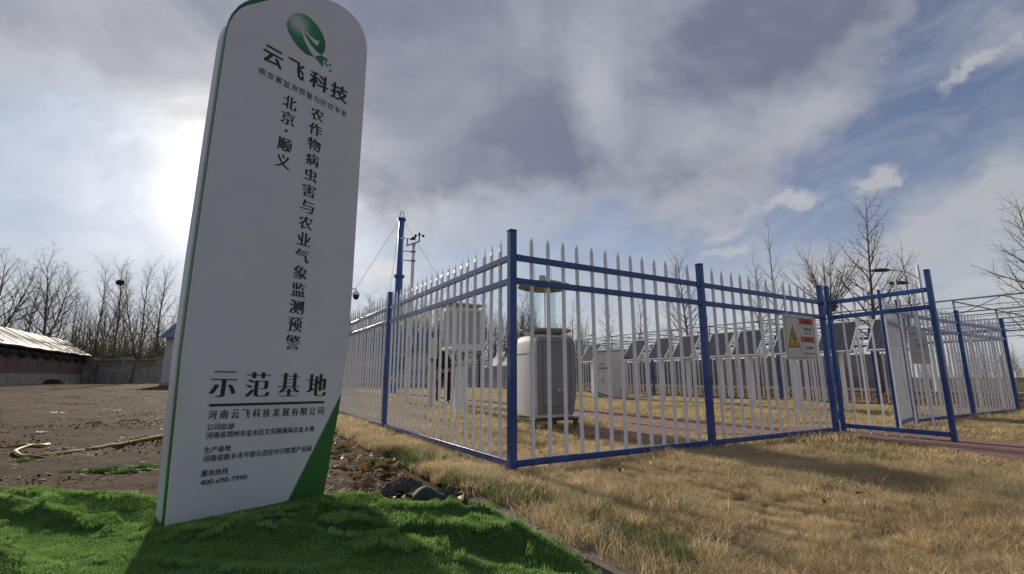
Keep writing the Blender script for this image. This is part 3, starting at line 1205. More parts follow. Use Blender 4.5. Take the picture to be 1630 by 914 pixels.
# =================================================================== the tall sign
SO = G(263, 846)
SR = ray(1410, 622); SR /= np.linalg.norm(SR)
SU = np.array([0, 0, 1.0]) - SR[2] * SR; SU /= np.linalg.norm(SU)
SN = np.cross(SR, SU)


def SP(px, py):
    d = ray(px, py)
    t = ((SO - CAM) @ SN) / (d @ SN)
    p = CAM + d * t - SO
    return float(p @ SR), float(p @ SU)


sign = thing('sign_pylon', 'tall white and green sign with Chinese lettering standing on the green turf', 'sign', SO)


def s3(a, b, n=0.0):
    return SR * a + SU * b + SN * n


left = [(0.012, -0.2), (0.0, 0.0), (-0.02, 0.42), (-0.041, 0.89), (-0.050, 1.4), (-0.055, 1.9), (-0.059, 2.4), (-0.061, 2.78)]
arch = [(-0.060, 2.86), (-0.054, 2.92), (-0.042, 2.972), (-0.018, 3.028), (0.018, 3.081), (0.06, 3.127), (0.14, 3.212), (0.25, 3.315), (0.36, 3.405), (0.47, 3.475), (0.557, 3.521),
        (0.63, 3.543), (0.70, 3.543), (0.765, 3.527), (0.82, 3.495), (0.862, 3.445), (0.888, 3.39), (0.900, 3.33), (0.905, 3.24)]
right = [(0.915, 2.8), (0.925, 2.3), (0.937, 1.8), (0.947, 1.4), (0.951, 1.1), (0.945, 0.9), (0.930, 0.69), (0.918, 0.56), (0.897, 0.35), (0.872, 0.12), (0.860, 0.03), (0.835, -0.2)]
outline = left + arch + right


def inset(pts, d, cen=(0.43, 1.6), up=0.0):
    out = []
    n = len(pts)
    for i in range(n):
        p0 = np.array(pts[i - 1]); p1 = np.array(pts[(i + 1) % n])
        t = p1 - p0; t /= np.linalg.norm(t) + 1e-9
        q = np.array(pts[i]) + np.array([t[1], -t[0]]) * d
        out.append((q[0], q[1] + up * max(0, (pts[i][1] - 2.6)) * max(0.0, min(1.0, (0.62 - pts[i][0]) / 0.3))))
    return out


def layer(name, pts, n0, n1, m, b=0.006):
    """plate with a rolled front and back edge"""
    mb = MB()
    rings = [(inset(pts, b), n1), (pts, n1 - b), (pts, n0 + b), (inset(pts, b), n0)]
    k = len(pts)
    for pp, nn in rings:
        mb.v.extend([tuple(s3(a, c, nn)) for a, c in pp])
    for r in range(3):
        for i in range(k):
            j = (i + 1) % k
            mb.f.append((r * k + i, r * k + j, (r + 1) * k + j, (r + 1) * k + i)); mb.mi.append(0)
    mb.f.append(tuple(range(k))); mb.mi.append(0)
    mb.f.append(tuple(range(4 * k - 1, 3 * k - 1, -1))); mb.mi.append(0)
    o = mb.build(name, m, sign)
    recalc(o)
    return sharp(o, 40)


front = layer('front_panel', outline, -0.026, 0.0, WHITE)
layer('green_core', inset(outline, 0.001, up=0.10), -0.068, -0.0265, SIGNGREEN, 0.002)
layer('rear_panel', inset(outline, -0.003, up=-0.06), -0.165, -0.0685, WHITE, 0.012)


def patch(name, pts, m, lift, parent=sign):
    mb = MB()
    mb.add([s3(a, b, lift) for a, b in pts], [tuple(range(len(pts)))])
    o = mb.build(name, m, parent)
    # turn the face outwards
    if o.data.polygons[0].normal.dot(Vector(SN)) < 0:
        o.data.flip_normals()
    return o


tri = [(0.604, 0.0), (0.624, 0.039), (0.700, 0.196), (0.80, 0.405), (0.9275, 0.672), (0.918, 0.57), (0.894, 0.35), (0.869, 0.12), (0.8575, 0.03), (0.856, 0.0)]
patch('green_corner', tri, SIGNGREEN, 0.0015)

# emblem
K = 210 / 960.0
epx = [(303, 175), (318, 130), (345, 105), (385, 95), (430, 104), (480, 135), (530, 190), (565, 250), (583, 305), (585, 345), (576, 378), (555, 403),
       (525, 413), (490, 412), (440, 392), (390, 347), (345, 285), (313, 225)]
LOGOM = bpy.data.materials.new('logo_print')
LOGOM.use_nodes = True
nt = NT(LOGOM.node_tree)
lb = LOGOM.node_tree.nodes['Principled BSDF']
ctr = SP(390 + 385 * K, 165 * K)
cw = s3(*ctr)
dist = nt.vm('LENGTH', nt.vm('SUBTRACT', nt.new('ShaderNodeTexCoord').outputs['Object'], tuple(cw)))
nt.put(lb.inputs['Base Color'], nt.mix(nt.step(dist, 0.015, 0.115), (0.50, 0.58, 0.52), nt.mix(nt.step(dist, 0.10, 0.22), (0.03, 0.26, 0.09), (0.012, 0.14, 0.055))))
lb.inputs['Roughness'].default_value = 0.5


def px2s(pts):
    return [SP(390 + x * K, y * K) for x, y in pts]


logo = patch('emblem', px2s(epx), LOGOM, 0.0015)
patch('emblem_leaf', px2s([(402, 175), (412, 200), (440, 268), (478, 330), (520, 378), (555, 402), (530, 408), (500, 415), (470, 372), (435, 305), (412, 240)]), WHITE, 0.003, logo)
patch('emblem_leaf', px2s([(412, 180), (440, 225), (480, 270), (510, 292), (540, 303), (527, 338), (490, 305), (452, 256), (425, 212)]), WHITE, 0.003, logo)
patch('emblem_tail', px2s([(508, 418), (556, 404), (604, 434), (595, 448), (572, 437), (556, 446), (572, 470), (562, 484), (540, 458)]), LOGOG, 0.0015, logo)
for (x, y) in ((562, 448), (595, 477), (618, 472), (621, 516), (560, 470), (584, 458)):
    patch('emblem_dot', px2s([(x - 9, y - 3), (x + 3, y - 11), (x + 10, y + 2), (x - 2, y + 11)]), LOGOG, 0.002, logo)


def st(body, a0, b0, a1, b1, bold=0.0, xt=0.0, m=INK):
    return put_text(sign, body, (a0, b0, a1, b1), (0, 0, 0), SR, SU, SN, m, 0.002, bold, xt)


SONG = dict(bold=-0.012, xt=0.034)


def row(body, a0, a1, b0, b1, fill=0.80, **k):
    n = len(body); cw_ = (a1 - a0) / (n - 1 + fill)
    for i, chx in enumerate(body):
        st(chx, a0 + cw_ * i, b0, a0 + cw_ * (i + fill), b1, **k)


for chx, (a0, a1) in zip('云飞科技', ((.148, .277), (.310, .428), (.466, .610), (.628, .768))):
    st(chx, a0, 2.768, a1, 2.892, 0.006, 0.026)
row('病虫害监测预警与防控专家', 0.135, 0.772, 2.665, 2.713, 0.82, bold=0.0)
for i, chx in enumerate('北京·顺义'):
    yc = [2.568, 2.453, 2.362, 2.262, 2.147][i]
    if chx == '·':
        mb = MB(); mb.lathe([(.001, 0), (.010, 0), (.010, .001), (.001, .001)], 12)
        mb.v = [tuple(s3(.352, yc) + SR * p[0] + SU * p[1] + SN * (.002 + p[2])) for p in mb.v]
        recalc(mb.build('lettering', INK, sign))
    else:
        st(chx, 0.354 - .048, yc - .046, 0.354 + .048, yc + .046, **SONG)
col1 = '农作物病虫害与农业气象监测预警'
y0, y1 = SP(505, 183)[1], SP(466, 545)[1]
for i, chx in enumerate(col1):
    yc = y0 + (y1 - y0) * i / (len(col1) - 1)
    st(chx, 0.550 - .048, yc - .044, 0.550 + .048, yc + .044, **SONG)
for chx, (a0, a1) in zip('示范基地', ((.108, .248), (.296, .438), (.490, .626), (.672, .810))):
    st(chx, a0, 0.655, a1, 0.795, -0.021, 0.056)
mb = MB(); mb.add([s3(a, b, .002) for a, b in ((0.12, .603), (.805, .608), (.805, .622), (0.12, .617))], [(0, 1, 2, 3)])
mb.build('underline', INK, sign)
row('河南云飞科技发展有限公司', 0.122, 0.808, 0.536, 0.583, 0.74, bold=-0.002, xt=0.018)
THIN = dict(bold=-0.002, xt=0.013)
row('公司总部', 0.124, 0.262, 0.478, 0.511, 0.92, **THIN)
st('河南省郑州市金水区文化路瀚海北金 B 座', 0.124, 0.434, 0.752, 0.469, -0.002, 0.013)
row('生产基地', 0.125, 0.260, 0.361, 0.392, 0.92, **THIN)
st('河南省新乡市平原示范区中兴智慧产业园', 0.126, 0.314, 0.744, 0.349, -0.002, 0.013)
row('服务热线', 0.127, 0.260, 0.240, 0.272, 0.92, **THIN)
st('400-690-7990', 0.128, 0.197, 0.366, 0.223, -0.004, 0.010)


# =================================================================== signs on the fence
def board(label, name, c0, s0, s1, z0, z1, off, cat='sign'):
    """flat plate on a fence line; local x along the fence, z up"""
    o0 = CORNER + E1 * s0 - E2 * off
    t = thing(name, label, cat, (o0[0], o0[1], 0), A1)
    mb = MB()
    mb.bbox(((s1 - s0) / 2, 0, (z0 + z1) / 2), (s1 - s0, 0.008, z1 - z0), 0.002)
    mb.build('plate', c0, t)
    return t, s1 - s0


PLATEW = mat('sign_plate', (0.62, 0.60, 0.56), 0.5, 0.08, 3)
REDP = mat('sign_red', (0.50, 0.055, 0.025), 0.5, 0.05, 4)
YELP = mat('sign_yellow', (0.62, 0.36, 0.02), 0.5, 0.05, 4)
t, wd = board('white electrical hazard plate with yellow triangle hung on the fence by the gate', 'warning_sign', PLATEW, 3.93, 4.66, 0.97, 1.545, 0.028)
zb, H = 0.97, 0.575
fx = lambda x, z: (x * wd, -0.0045, zb + z * H)


def quad(name, x0, z0, x1, z1, m, lift=0.001, parent=None):
    mb = MB()
    mb.add([(x0 * wd, -0.004 - lift, zb + z0 * H), (x1 * wd, -0.004 - lift, zb + z0 * H), (x1 * wd, -0.004 - lift, zb + z1 * H), (x0 * wd, -0.004 - lift, zb + z1 * H)], [(0, 1, 2, 3)])
    return mb.build(name, m, parent)


def poly(name, pts, m, lift, parent):
    mb = MB(); mb.add([(x * wd, -0.004 - lift, zb + z * H) for x, z in pts], [tuple(range(len(pts)))])
    return mb.build(name, m, parent)


fr = MB()
for (x0, z0, x1, z1) in ((.05, .05, .95, .058), (.05, .925, .95, .933), (.05, .05, .056, .933), (.944, .05, .95, .933), (.50, .05, .505, .90)):
    fr.add([(x0 * wd, -.005, zb + z0 * H), (x1 * wd, -.005, zb + z0 * H), (x1 * wd, -.005, zb + z1 * H), (x0 * wd, -.005, zb + z1 * H)], [(0, 1, 2, 3)])
fr.build('border', INK, t)
poly('triangle_edge', [(.09, .27), (.47, .27), (.27, .76)], INK, .0012, t)
tr = poly('triangle', [(.125, .295), (.435, .295), (.272, .71)], YELP, .0022, t)
poly('bolt', [(.265, .60), (.30, .60), (.285, .47), (.335, .49), (.30, .36), (.325, .37), (.295, .31), (.268, .37), (.285, .365), (.30, .445), (.25, .43)], INK, .0035, tr)
quad('red_bar', .50, .80, .93, .925, REDP, .0016, t)
quad('red_bar', .50, .40, .93, .525, REDP, .0016, t)
pl = dict(origin=(0, -0.004, zb), ax=(wd, 0, 0), ay=(0, 0, H), nrm=(0, -1, 0), m=INK)
for zt in (.825, .425):
    poly('mark', [(.62, zt), (.69, zt), (.655, zt + .07)], INK, .003, t)
    put_text(t, '警示', (.70, zt, .83, zt + .072), lift=.003, bold=.01, **pl)
put_text(t, '带电区域', (.61, .655, .86, .735), lift=.002, bold=.008, **pl)
put_text(t, '小心触电', (.60, .235, .86, .315), lift=.002, bold=.008, **pl)
fine = MB()
for (x0, x1, z0) in ((.63, .74, .585), (.76, .87, .585), (.54, .68, .135), (.69, .80, .135), (.81, .92, .135)):
    fine.add([(x0 * wd, -.006, zb + z0 * H), (x1 * wd, -.006, zb + z0 * H), (x1 * wd, -.006, zb + (z0 + .03) * H), (x0 * wd, -.006, zb + (z0 + .03) * H)], [(0, 1, 2, 3)])
fine.build('small_print', mat('faded_ink', (.22, .21, .20), .6), t)
sc = MB()
for x in (.045, .955):
    for z in (.03, .965):
        sc.ball(fx(x, z), .006, 4)
sc.build('screw', STEEL, t)

BOARDG = mat('notice_metal', (0.36, 0.355, 0.32), 0.4, 0.1, 3, metal=0.3)
t, wd = board('grey metal notice board fixed to the fence beyond the gate', 'notice_board', BOARDG, 7.50, 8.22, 0.97, 1.53, 0.03)
zb, H = 0.97, 0.56
pl = dict(origin=(0, -0.004, zb), ax=(wd, 0, 0), ay=(0, 0, H), nrm=(0, -1, 0), m=mat('faded_ink', (.22, .21, .20), .6))
put_text(t, '公示牌', (.28, .44, .80, .62), lift=.002, bold=.01, **pl)
fine = MB()
for (x0, x1, z0, hh) in ((.12, .36, .84, .05), (.24, .86, .68, .035), (.18, .86, .30, .015), (.20, .27, .20, .05), (.38, .45, .20, .05), (.56, .63, .20, .05), (.74, .81, .20, .05)):
    fine.add([(x0 * wd, -.006, zb + z0 * H), (x1 * wd, -.006, zb + z0 * H), (x1 * wd, -.006, zb + (z0 + hh) * H), (x0 * wd, -.006, zb + (z0 + hh) * H)], [(0, 1, 2, 3)])
fine.build('small_print', mat('faded_ink', (.22, .21, .20), .6), t)


# =================================================================== things inside the compound
# insect trap: moulded cabinet on a steel stand, glass panes and a domed cap above
g = G(851, 690)
t = thing('insect_trap', 'moulded grey insect trap cabinet with round cap on a steel stand behind the corner post', 'trap', tuple(g + np.array([.185, .43, 0])), rad(25))
t.scale = (1.07, 1.0, 1.015)
fb = MB()
for x in (-.33, .30):
    for y in (-.30, .30):
        fb.bbox((x, y, .07), (.05, .05, .20), .004)
for y in (-.30, .30):
    fb.bar((-.37, y, .165), (.34, y, .165), .05, .03)
for x in (-.35, .32):
    fb.bar((x, -.30, .166), (x, .30, .166), .05, .03)
fb.build('stand', DSTEEL, t)


def rrect(hw, hd, r, n=5):
    pts = []
    for cx_, cy_, a0_ in ((hw - r, hd - r, 0), (-hw + r, hd - r, 90), (-hw + r, -hd + r, 180), (hw - r, -hd + r, 270)):
        for i in range(n + 1):
            a = rad(a0_ + 90 * i / n)
            pts.append((cx_ + r * math.cos(a), cy_ + r * math.sin(a)))
    return pts


def loft(rings, m, name, parent):
    mb = MB()
    n = len(rings[0])
    for r in rings:
        mb.v.extend(r)
    for k in range(len(rings) - 1):
        for i in range(n):
            j = (i + 1) % n
            mb.f.append((k * n + i, k * n + j, (k + 1) * n + j, (k + 1) * n + i)); mb.mi.append(0)
    mb.f.append(tuple(range(n - 1, -1, -1))); mb.mi.append(0)
    mb.f.append(tuple(range((len(rings) - 1) * n, len(rings) * n))); mb.mi.append(0)
    o = mb.build(name, m, parent)
    recalc(o)
    return sharp(o, 45)


ZB = .182
# side profile of the shell in x: straight on the left, bulging on the right
prof = [(0, -.27, .23), (.02, -.295, .255), (.10, -.30, .275), (.35, -.30, .315), (.62, -.30, .325), (.85, -.30, .315), (1.05, -.298, .305), (1.13, -.285, .29), (1.16, -.25, .25)]
rings = []
for z, x0, x1 in prof:
    hw, cxx = (x1 - x0) / 2, (x0 + x1) / 2
    hd = .32 - (.03 if z < .01 or z > 1.15 else 0)
    rings.append([(x + cxx, y, ZB + z) for x, y in rrect(hw, hd, .03)])
loft(rings, LGREY, 'shell', t)
# dark front door inset in the shell
rings = []
for dy_, k in ((-.318, 0.0), (-.331, 0.0), (-.337, .012)):
    pts = []
    pr = [(.06 + k, -.283 + k, .255 - k), (.10, -.283 + k, .265 - k), (.35, -.283 + k, .305 - k), (.62, -.283 + k, .315 - k), (.85, -.283 + k, .305 - k), (1.05, -.283 + k, .292 - k), (1.12 - k, -.25 + k, .26 - k)]
    for z, x0, x1 in pr:
        pts.append((x1, dy_, ZB + z))
    for z, x0, x1 in reversed(pr):
        pts.append((x0, dy_, ZB + z))
    rings.append(pts)
dr = loft(rings, DGREY, 'door', t)
gb = MB()
for (xa, za, xb, zb_) in ((-.21, .16, -.21, 1.05), (.21, .16, .21, 1.05), (-.21, 1.05, .21, 1.05), (-.21, .16, .21, .16)):
    gb.bar((xa, -.3375, ZB + za), (xb, -.3375, ZB + zb_), .004, .006)
gb.build('door_seam', BLACKP, dr)
hb = MB()
hb.lathe([(.001, 0), (.022, 0), (.022, .03), (.012, .045), (.001, .046)], 12)
hb.v = [(p[0] + .02, -.338 - p[2], p[1] + ZB + .38) for p in hb.v]
hb.tube([(.07, -.35, ZB + .385), (.10, -.355, ZB + .375), (.125, -.355, ZB + .33), (.135, -.355, ZB + .10)], .012, 8)
sharp(hb.build('handle', LGREY, dr))
sb = MB(); sb.bar((-.3025, -.31, ZB + .90), (-.3025, .31, ZB + .90), .004, .008); sb.build('shell_seam', DGREY, t)
tz = ZB + 1.16
TRAY = mat('tray_grey', (0.40, 0.39, 0.36), 0.5, 0.1, 4)
sharp(MB().lathe([(.12, tz), (.20, tz + .015), (.34, tz + .055), (.375, tz + .075), (.375, tz + .09), (.33, tz + .085), (.10, tz + .05), (.03, tz + .04)], 40, (.01, 0, 0)).build('tray', TRAY, t))
CAPM = mat('cap_khaki', (0.30, 0.245, 0.14), 0.6, 0.15, 5)
cz = 2.08
cap = sharp(MB().lathe([(.02, cz + .02), (.33, cz - .025), (.395, cz - .005), (.40, cz + .015), (.38, cz + .03), (.20, cz + .085), (.07, cz + .105), (.01, cz + .107)], 40, (.01, 0, 0)).build('cap', CAPM, t))
sharp(MB().lathe([(.001, cz + .10), (.055, cz + .10), (.055, cz + .17), (.045, cz + .18), (.001, cz + .18)], 20, (-.03, 0, 0)).build('beacon', LGREY, cap))
for x in (-.15, .12):
    MB().tube([(x, 0, cz + .08), (x, 0, cz + .32)], [.004, .002], 5).build('aerial', BLACKP, cap)
GLASS = bpy.data.materials.new('clear_pane')
GLASS.use_nodes = True
nt = NT(GLASS.node_tree)
GLASS.node_tree.nodes.clear()
gl = nt.new('ShaderNodeBsdfGlossy'); gl.inputs['Roughness'].default_value = 0.05
tb = nt.new('ShaderNodeBsdfTransparent'); nt.put(tb.inputs[0], (0.90, 0.95, 0.95))
fz = nt.new('ShaderNodeFresnel'); fz.inputs[0].default_value = 1.45
ms = nt.new('ShaderNodeMixShader')
nt.t.links.new(nt.m('MINIMUM', nt.mul(fz.outputs[0], .8), .35), ms.inputs[0]); nt.t.links.new(tb.outputs[0], ms.inputs[1]); nt.t.links.new(gl.outputs[0], ms.inputs[2])
oo = nt.new('ShaderNodeOutputMaterial'); nt.t.links.new(ms.outputs[0], oo.inputs[0])
for a in (30, 150, 270):
    ca, sa = math.cos(rad(a)), math.sin(rad(a))
    MB().bar((.01 + ca * .06, sa * .06, tz + .45), (.01 + ca * .30, sa * .30, tz + .45), .005, .72).build('glass_pane', GLASS, t)
MB().tube([(.01, 0, tz + .04), (.01, 0, cz + .02)], .011, 12).build('lamp_tube', PALEW, t)

# louvred instrument shelter
g = G(731, 660)
t = thing('instrument_shelter', 'white louvred instrument shelter on a white pedestal behind the fence', 'weather shelter', (g[0], g[1] + .3, 0), A1)
pb = MB()
pb.lathe([(.22, 0), (.18, .05), (.14, .30), (.13, .9), (.13, 1.0), (.22, 1.02), (.24, 1.04), (.24, 1.06), (.01, 1.06)], 20)
sharp(pb.build('pedestal', PALEW, t))
lg = MB()
for sx in (-1, 1):
    for sy in (-1, 1):
        lg.bar((sx * .13, sy * .13, 1.05), (sx * .22, sy * .22, 1.315), .045, .045)
lg.build('bracket', PALEW, t)
HB, z0, z1 = .30, 1.31, 2.19
bx = MB()
bx.bbox((0, 0, z0 + .03), (.66, .66, .06), .006)
bx.bbox((0, 0, z0 + .10), (.62, .62, .08), .006)
bx.bbox((0, 0, z1 - .02), (.64, .64, .05), .006)
for sx in (-1, 1):
    for sy in (-1, 1):
        bx.bbox((sx * .295, sy * .295, (z0 + z1) / 2 + .03), (.045, .045, z1 - z0 - .16), .004)
fm = bx.build('frame', PALEW, t)
LOUV = mat('louvre_white', (0.70, 0.70, 0.68), 0.45, 0.08, 6)
for side in range(4):
    lv = MB()
    a = side * math.pi / 2
    for k in range(14):
        z = z0 + .185 + k * .048
        lv.box((0, 0, 0), (.545, .040, .008), 0, (rad(50), 0, 0))
        for i in range(len(lv.v) - 8, len(lv.v)):
            p = lv.v[i]
            x, y, zz_ = p[0], p[1] - .292, p[2] + z
            lv.v[i] = (x * math.cos(a) - y * math.sin(a), x * math.sin(a) + y * math.cos(a), zz_)
    lv.build('louvre_panel', LOUV, t)
MB().bbox((0, 0, (z0 + z1) / 2 + .02), (.42, .42, .66), .01).build('inner_box', LOUV, t)
rf = MB(); rf.bbox((0, 0, z1 + .095), (.80, .80, .022), .006)
for sx in (-1, 1):
    for sy in (-1, 1):
        rf.bbox((sx * .24, sy * .24, z1 + .045), (.04, .04, .08), .004)
rf.build('roof', CREAM, t)

# wind and weather station on a white pole
g = G(648, 645)
t = thing('weather_station', 'white weather station pole with cup anemometer and wind vane beside the blue mast', 'weather station', (g[0], g[1], 0), rad(20))
mb = MB(); mb.lathe([(.14, 0), (.14, .015), (.062, .016), (.058, 2.2), (.05, 2.25), (.048, 4.52), (.001, 4.52)], 16)
sharp(mb.build('pole', PALEW, t))
ab = MB(); ab.bar((-.22, -.18, 4.45), (.20, .16, 4.71), .05, .05); ab.bbox((0, 0, 4.55), (.12, .1, .08), .006)
ab.build('crossarm', LGREY, t)
an = MB()
an.tube([(.18, .14, 4.70), (.18, .14, 4.89)], .018, 8)
an.build('anemometer_stem', BLACKP, t)
cu = MB()
for k in range(3):
    a = rad(20 + k * 120)
    e = (.18 + .13 * math.cos(a), .14 + .13 * math.sin(a), 4.89)
    cu.tube([(.18, .14, 4.89), e], .007, 5)
    cu.ball(e, .042, 6)
sharp(cu.build('cup_rotor', BLACKP, t))
vn = MB()
vn.tube([(-.20, -.16, 4.47), (-.20, -.16, 4.65)], .016, 8)
vn.tube([(-.36, -.16, 4.66), (.02, -.16, 4.66)], .010, 6)
vn.prism([(-.14, -.158, 4.62), (.02, -.158, 4.64), (.05, -.158, 4.75), (-.08, -.158, 4.72)], (0, -.006, 0))
recalc(vn.build('wind_vane', BLACKP, t))
br = MB()
for z in (4.33, 4.06):
    br.tube([(.06, 0, z), (-.30, 0, z)], .014, 6)
    br.lathe([(.05, z - .02), (.075, z - .02), (.075, z + .02), (.05, z + .02)], 12)
br.build('standoff', STEEL, t)
MB().tube([(-.30, 0, 4.02), (-.30, 0, 4.98)], .014, 8).build('sensor_rod', PALEW, t)
cb = MB(); cb.tube([(-.05, -.07, 1.55), (-.10, -.09, 1.40), (0, -.10, 1.34), (.10, -.09, 1.40), (.06, -.06, 1.55)], .012, 6)
cb.build('cable_loop', BLACKP, t)
cbx = MB(); cbx.bbox((0, -.09, 1.75), (.16, .08, .26), .008); cbx.build('logger_box', LGREY, t)

# blue mast with guy wires
g = G(627, 628)
t = thing('blue_mast', 'tall round blue mast with flanged joints held by guy wires', 'mast', (g[0], g[1], 0))
mb = MB()
mb.lathe([(.27, 0), (.27, .05), (.175, .06), (.17, 5.25), (.001, 5.25)], 20)
mb.lathe([(.24, 5.25), (.24, 5.36), (.001, 5.36)], 20)
sharp(mb.build('lower_tube', BLUE_ := mat('mast_blue', (0.05, 0.16, 0.42), 0.35, 0.15, 3), t))
mb = MB()
mb.lathe([(.140, 5.36), (.130, 8.08), (.001, 8.08)], 20)
mb.lathe([(.19, 8.00), (.20, 8.08), (.15, 8.12), (.001, 8.12)], 20)
sharp(mb.build('upper_tube', BLUE_, t))
mb = MB(); mb.tube([(-.12, 0, 8.12), (-.04, 0, 8.45), (.04, 0, 8.45), (.12, 0, 8.12)], .016, 6); mb.build('lifting_eye', DSTEEL, t)
mb = MB(); mb.bbox((0, -.18, 1.35), (.40, .22, 1.9), .02); cabn = mb.build('control_cabinet', BLUE_, t)
mb = MB()
for (x0, z0, x1, z1) in ((-.16, 1.80, .16, 1.815), (-.15, .62, -.04, .78), (.0, .60, .12, .72), (-.12, .50, .14, .53)):
    mb.add([(x0, -.2925, z0), (x1, -.2925, z0), (x1, -.2925, z1), (x0, -.2925, z1)], [(0, 1, 2, 3)])
mb.build('printed_mark', PALEW, cabn)
gw = MB()
for (dx_, dy_) in ((-4.0, -1.5), (-1.9, 4.0), (5.0, 1.5)):
    L_ = [(.1 * np.sign(dx_), 0, 7.98), (dx_, dy_, 0.05)]
    MB().tube(L_, .007, 4).build('guy_wire', DSTEEL, t)

# sensor post with cream box
g = G(684, 651)
t = thing('sensor_post', 'slim grey post carrying a cream sensor box beside the louvred shelter', 'sensor', (g[0], g[1], 0), .3)
MB().tube([(0, 0, 0), (0, 0, 1.15)], .045, 12).build('post', LGREY, t)
mb = MB(); mb.bbox((.05, 0, 1.45), (.17, .15, .52), .012); mb.build('sensor_box', CREAM, t)
mb = MB(); mb.bbox((.0, -.02, 1.165), (.14, .14, .05), .006); mb.tube([(-.06, -.06, 1.16), (-.10, -.06, .95), (-.05, -.05, .75)], .009, 5); mb.build('junction', BLACKP, t)

# dome camera on its pole behind the big sign
p = D(567, 466, 15)
t = thing('security_camera', 'white dome security camera hanging from an arm at the edge of the tall sign', 'camera', (p[0] - .45, p[1], 0))
mb = MB(); mb.lathe([(.12, 0), (.12, .02), (.05, .03), (.04, p[2] + .25), (.001, p[2] + .25)], 12); sharp(mb.build('pole', PALEW, t))
mb = MB(); mb.tube([(0, 0, p[2] + .12), (.43, 0, p[2] + .12), (.45, 0, p[2] + .06)], .022, 8); mb.build('arm', PALEW, t)
sharp(MB().lathe([(.001, .10), (.03, .10), (.04, .06), (.10, .02), (.115, -.05), (.11, -.06), (.001, -.06)], 16, (.45, 0, p[2] - .02)).build('housing', PALEW, t))
MB().ball((.45, 0, p[2] - .10), (.098, .098, .13), 8).build('dome', BLACKP, t)

# white cabinet with green swoosh: local x along the right face, y along the printed left face
g = G(972, 638)
t = thing('control_cabinet', 'white upright control cabinet with a green swoosh at its foot', 'cabinet', (g[0], g[1], 0), A1)
CW, CDp, CH = .84, .70, 1.55
CABW = mat('cabinet_white', (0.64, 0.64, 0.62), 0.5, 0.06, 3)
mb = MB(); mb.bbox((CW / 2, CDp / 2, CH / 2 + .04), (CW, CDp, CH), .012); mb.build('body', CABW, t)
mb = MB(); mb.bbox((CW / 2, CDp / 2, CH + .08), (CW + .08, CDp + .08, .07), .02); mb.build('roof_cap', LGREY, t)
mb = MB(); mb.bbox((CW / 2, CDp / 2, .01), (CW + .1, CDp + .1, .10), .01); mb.build('plinth', mat('plinth_concrete', (.33, .31, .27), .9, .2, 8), t)


def cface(pts, m, lift, name):
    mb = MB(); mb.add([(-lift, CDp * (1 - a), .04 + CH * b) for a, b in pts], [tuple(range(len(pts)))])
    o = mb.build(name, m, t)
    return o


sw = MATS['sign_green'].copy(); sw.name = 'swoosh_green'
sw = mat('swoosh_green_paint', (0.05, 0.19, 0.11), 0.5, 0.1, 3)
cface([(.03, .02), (.97, .02), (.97, .07), (.75, .085), (.45, .115), (.2, .145), (.03, .18)], sw, .002, 'swoosh')
cface([(.03, .12), (.3, .075), (.6, .045), (.97, .03), (.97, .04), (.6, .057), (.3, .09), (.03, .14)], CABW, .004, 'swoosh_line')
pl = dict(origin=(0, CDp, .04), ax=(0, -CDp, 0), ay=(0, 0, CH), nrm=(-1, 0, 0), m=INK)
put_text(t, '太阳能', (.32, .715, .68, .75), lift=.002, bold=.01, **pl)
put_text(t, '供电系统', (.27, .625, .85, .668), lift=.002, bold=.02, **pl)
cface([(.42, .385), (.64, .385), (.53, .465)], INK, .002, 'hazard_mark')
cface([(.455, .397), (.605, .397), (.53, .450)], CABW, .003, 'hazard_mark')
cface([(.535, .445), (.51, .42), (.53, .42), (.52, .40), (.545, .425), (.53, .425)], INK, .004, 'hazard_mark')
cface([(.38, .345), (.70, .345), (.70, .355), (.38, .355)], INK, .002, 'small_print')
mb = MB()
for k in range(4):
    mb.box((.46, -.0015, .24 + .055 * k), (.05, .003, .03))
mb.build('vertical_print', mat('faded_ink', (.22, .21, .20), .6), t)
mb = MB(); mb.bar((.03, -.003, .06), (.03, -.003, 1.56), .006, .006); mb.build('door_edge', DGREY, t)
# low concrete lid beside the cabinet
g = G(1010, 636)
mb = MB(); mb.bbox((0, 0, .03), (.62, .62, .14), .015); mb.bbox((0, 0, .115), (.5, .5, .03), .01)
o = mb.build('manhole_lid', mat('plinth_concrete', (.33, .31, .27), .9, .2, 8)); o.location = (g[0] + .3, g[1] + .3, 0); o.rotation_euler = (0, 0, A1)
tag(o, 'low square concrete lid in the grass beside the white cabinet', 'lid')

# ------------------------------------------------------------------ solar panels in a row along the far side
CELL = bpy.data.materials.new('solar_cells')
CELL.use_nodes = True
nt = NT(CELL.node_tree)
cb_ = CELL.node_tree.nodes['Principled BSDF']
oc = nt.new('ShaderNodeTexCoord').outputs['Object']
ox, oy, oz = nt.sep(oc)


def gridline(v, pitch, wdt):
    f = nt.m('FRACT', nt.div(nt.add(v, 10.0), pitch))
    return nt.m('GREATER_THAN', nt.m('ABSOLUTE', nt.sub(f, 0.5)), 0.5 - wdt)


ln_ = nt.mx(gridline(ox, 0.156, 0.035), gridline(oy, 0.125, 0.035))
dot = nt.mul(gridline(ox, 0.156, 0.05), gridline(oy, 0.125, 0.05))
cc_ = nt.mix(nt.noise(oc, 9, 3), (0.055, 0.058, 0.066), (0.075, 0.078, 0.085))
cc_ = nt.mix(nt.mul(ln_, .45), cc_, (0.11, 0.12, 0.14))
cc_ = nt.mix(dot, cc_, (0.30, 0.31, 0.33))
nt.put(cb_.inputs['Base Color'], cc_)
cb_.inputs['Roughness'].default_value = 0.22
cb_.inputs['Specular IOR Level'].default_value = 0.5

PW, PL, TILT = .66, .80, rad(52)
sroot = thing('solar_panel', 'x', 'solar panel', (0, 0, 0), 0, 'solar panels in a row along the far fence')
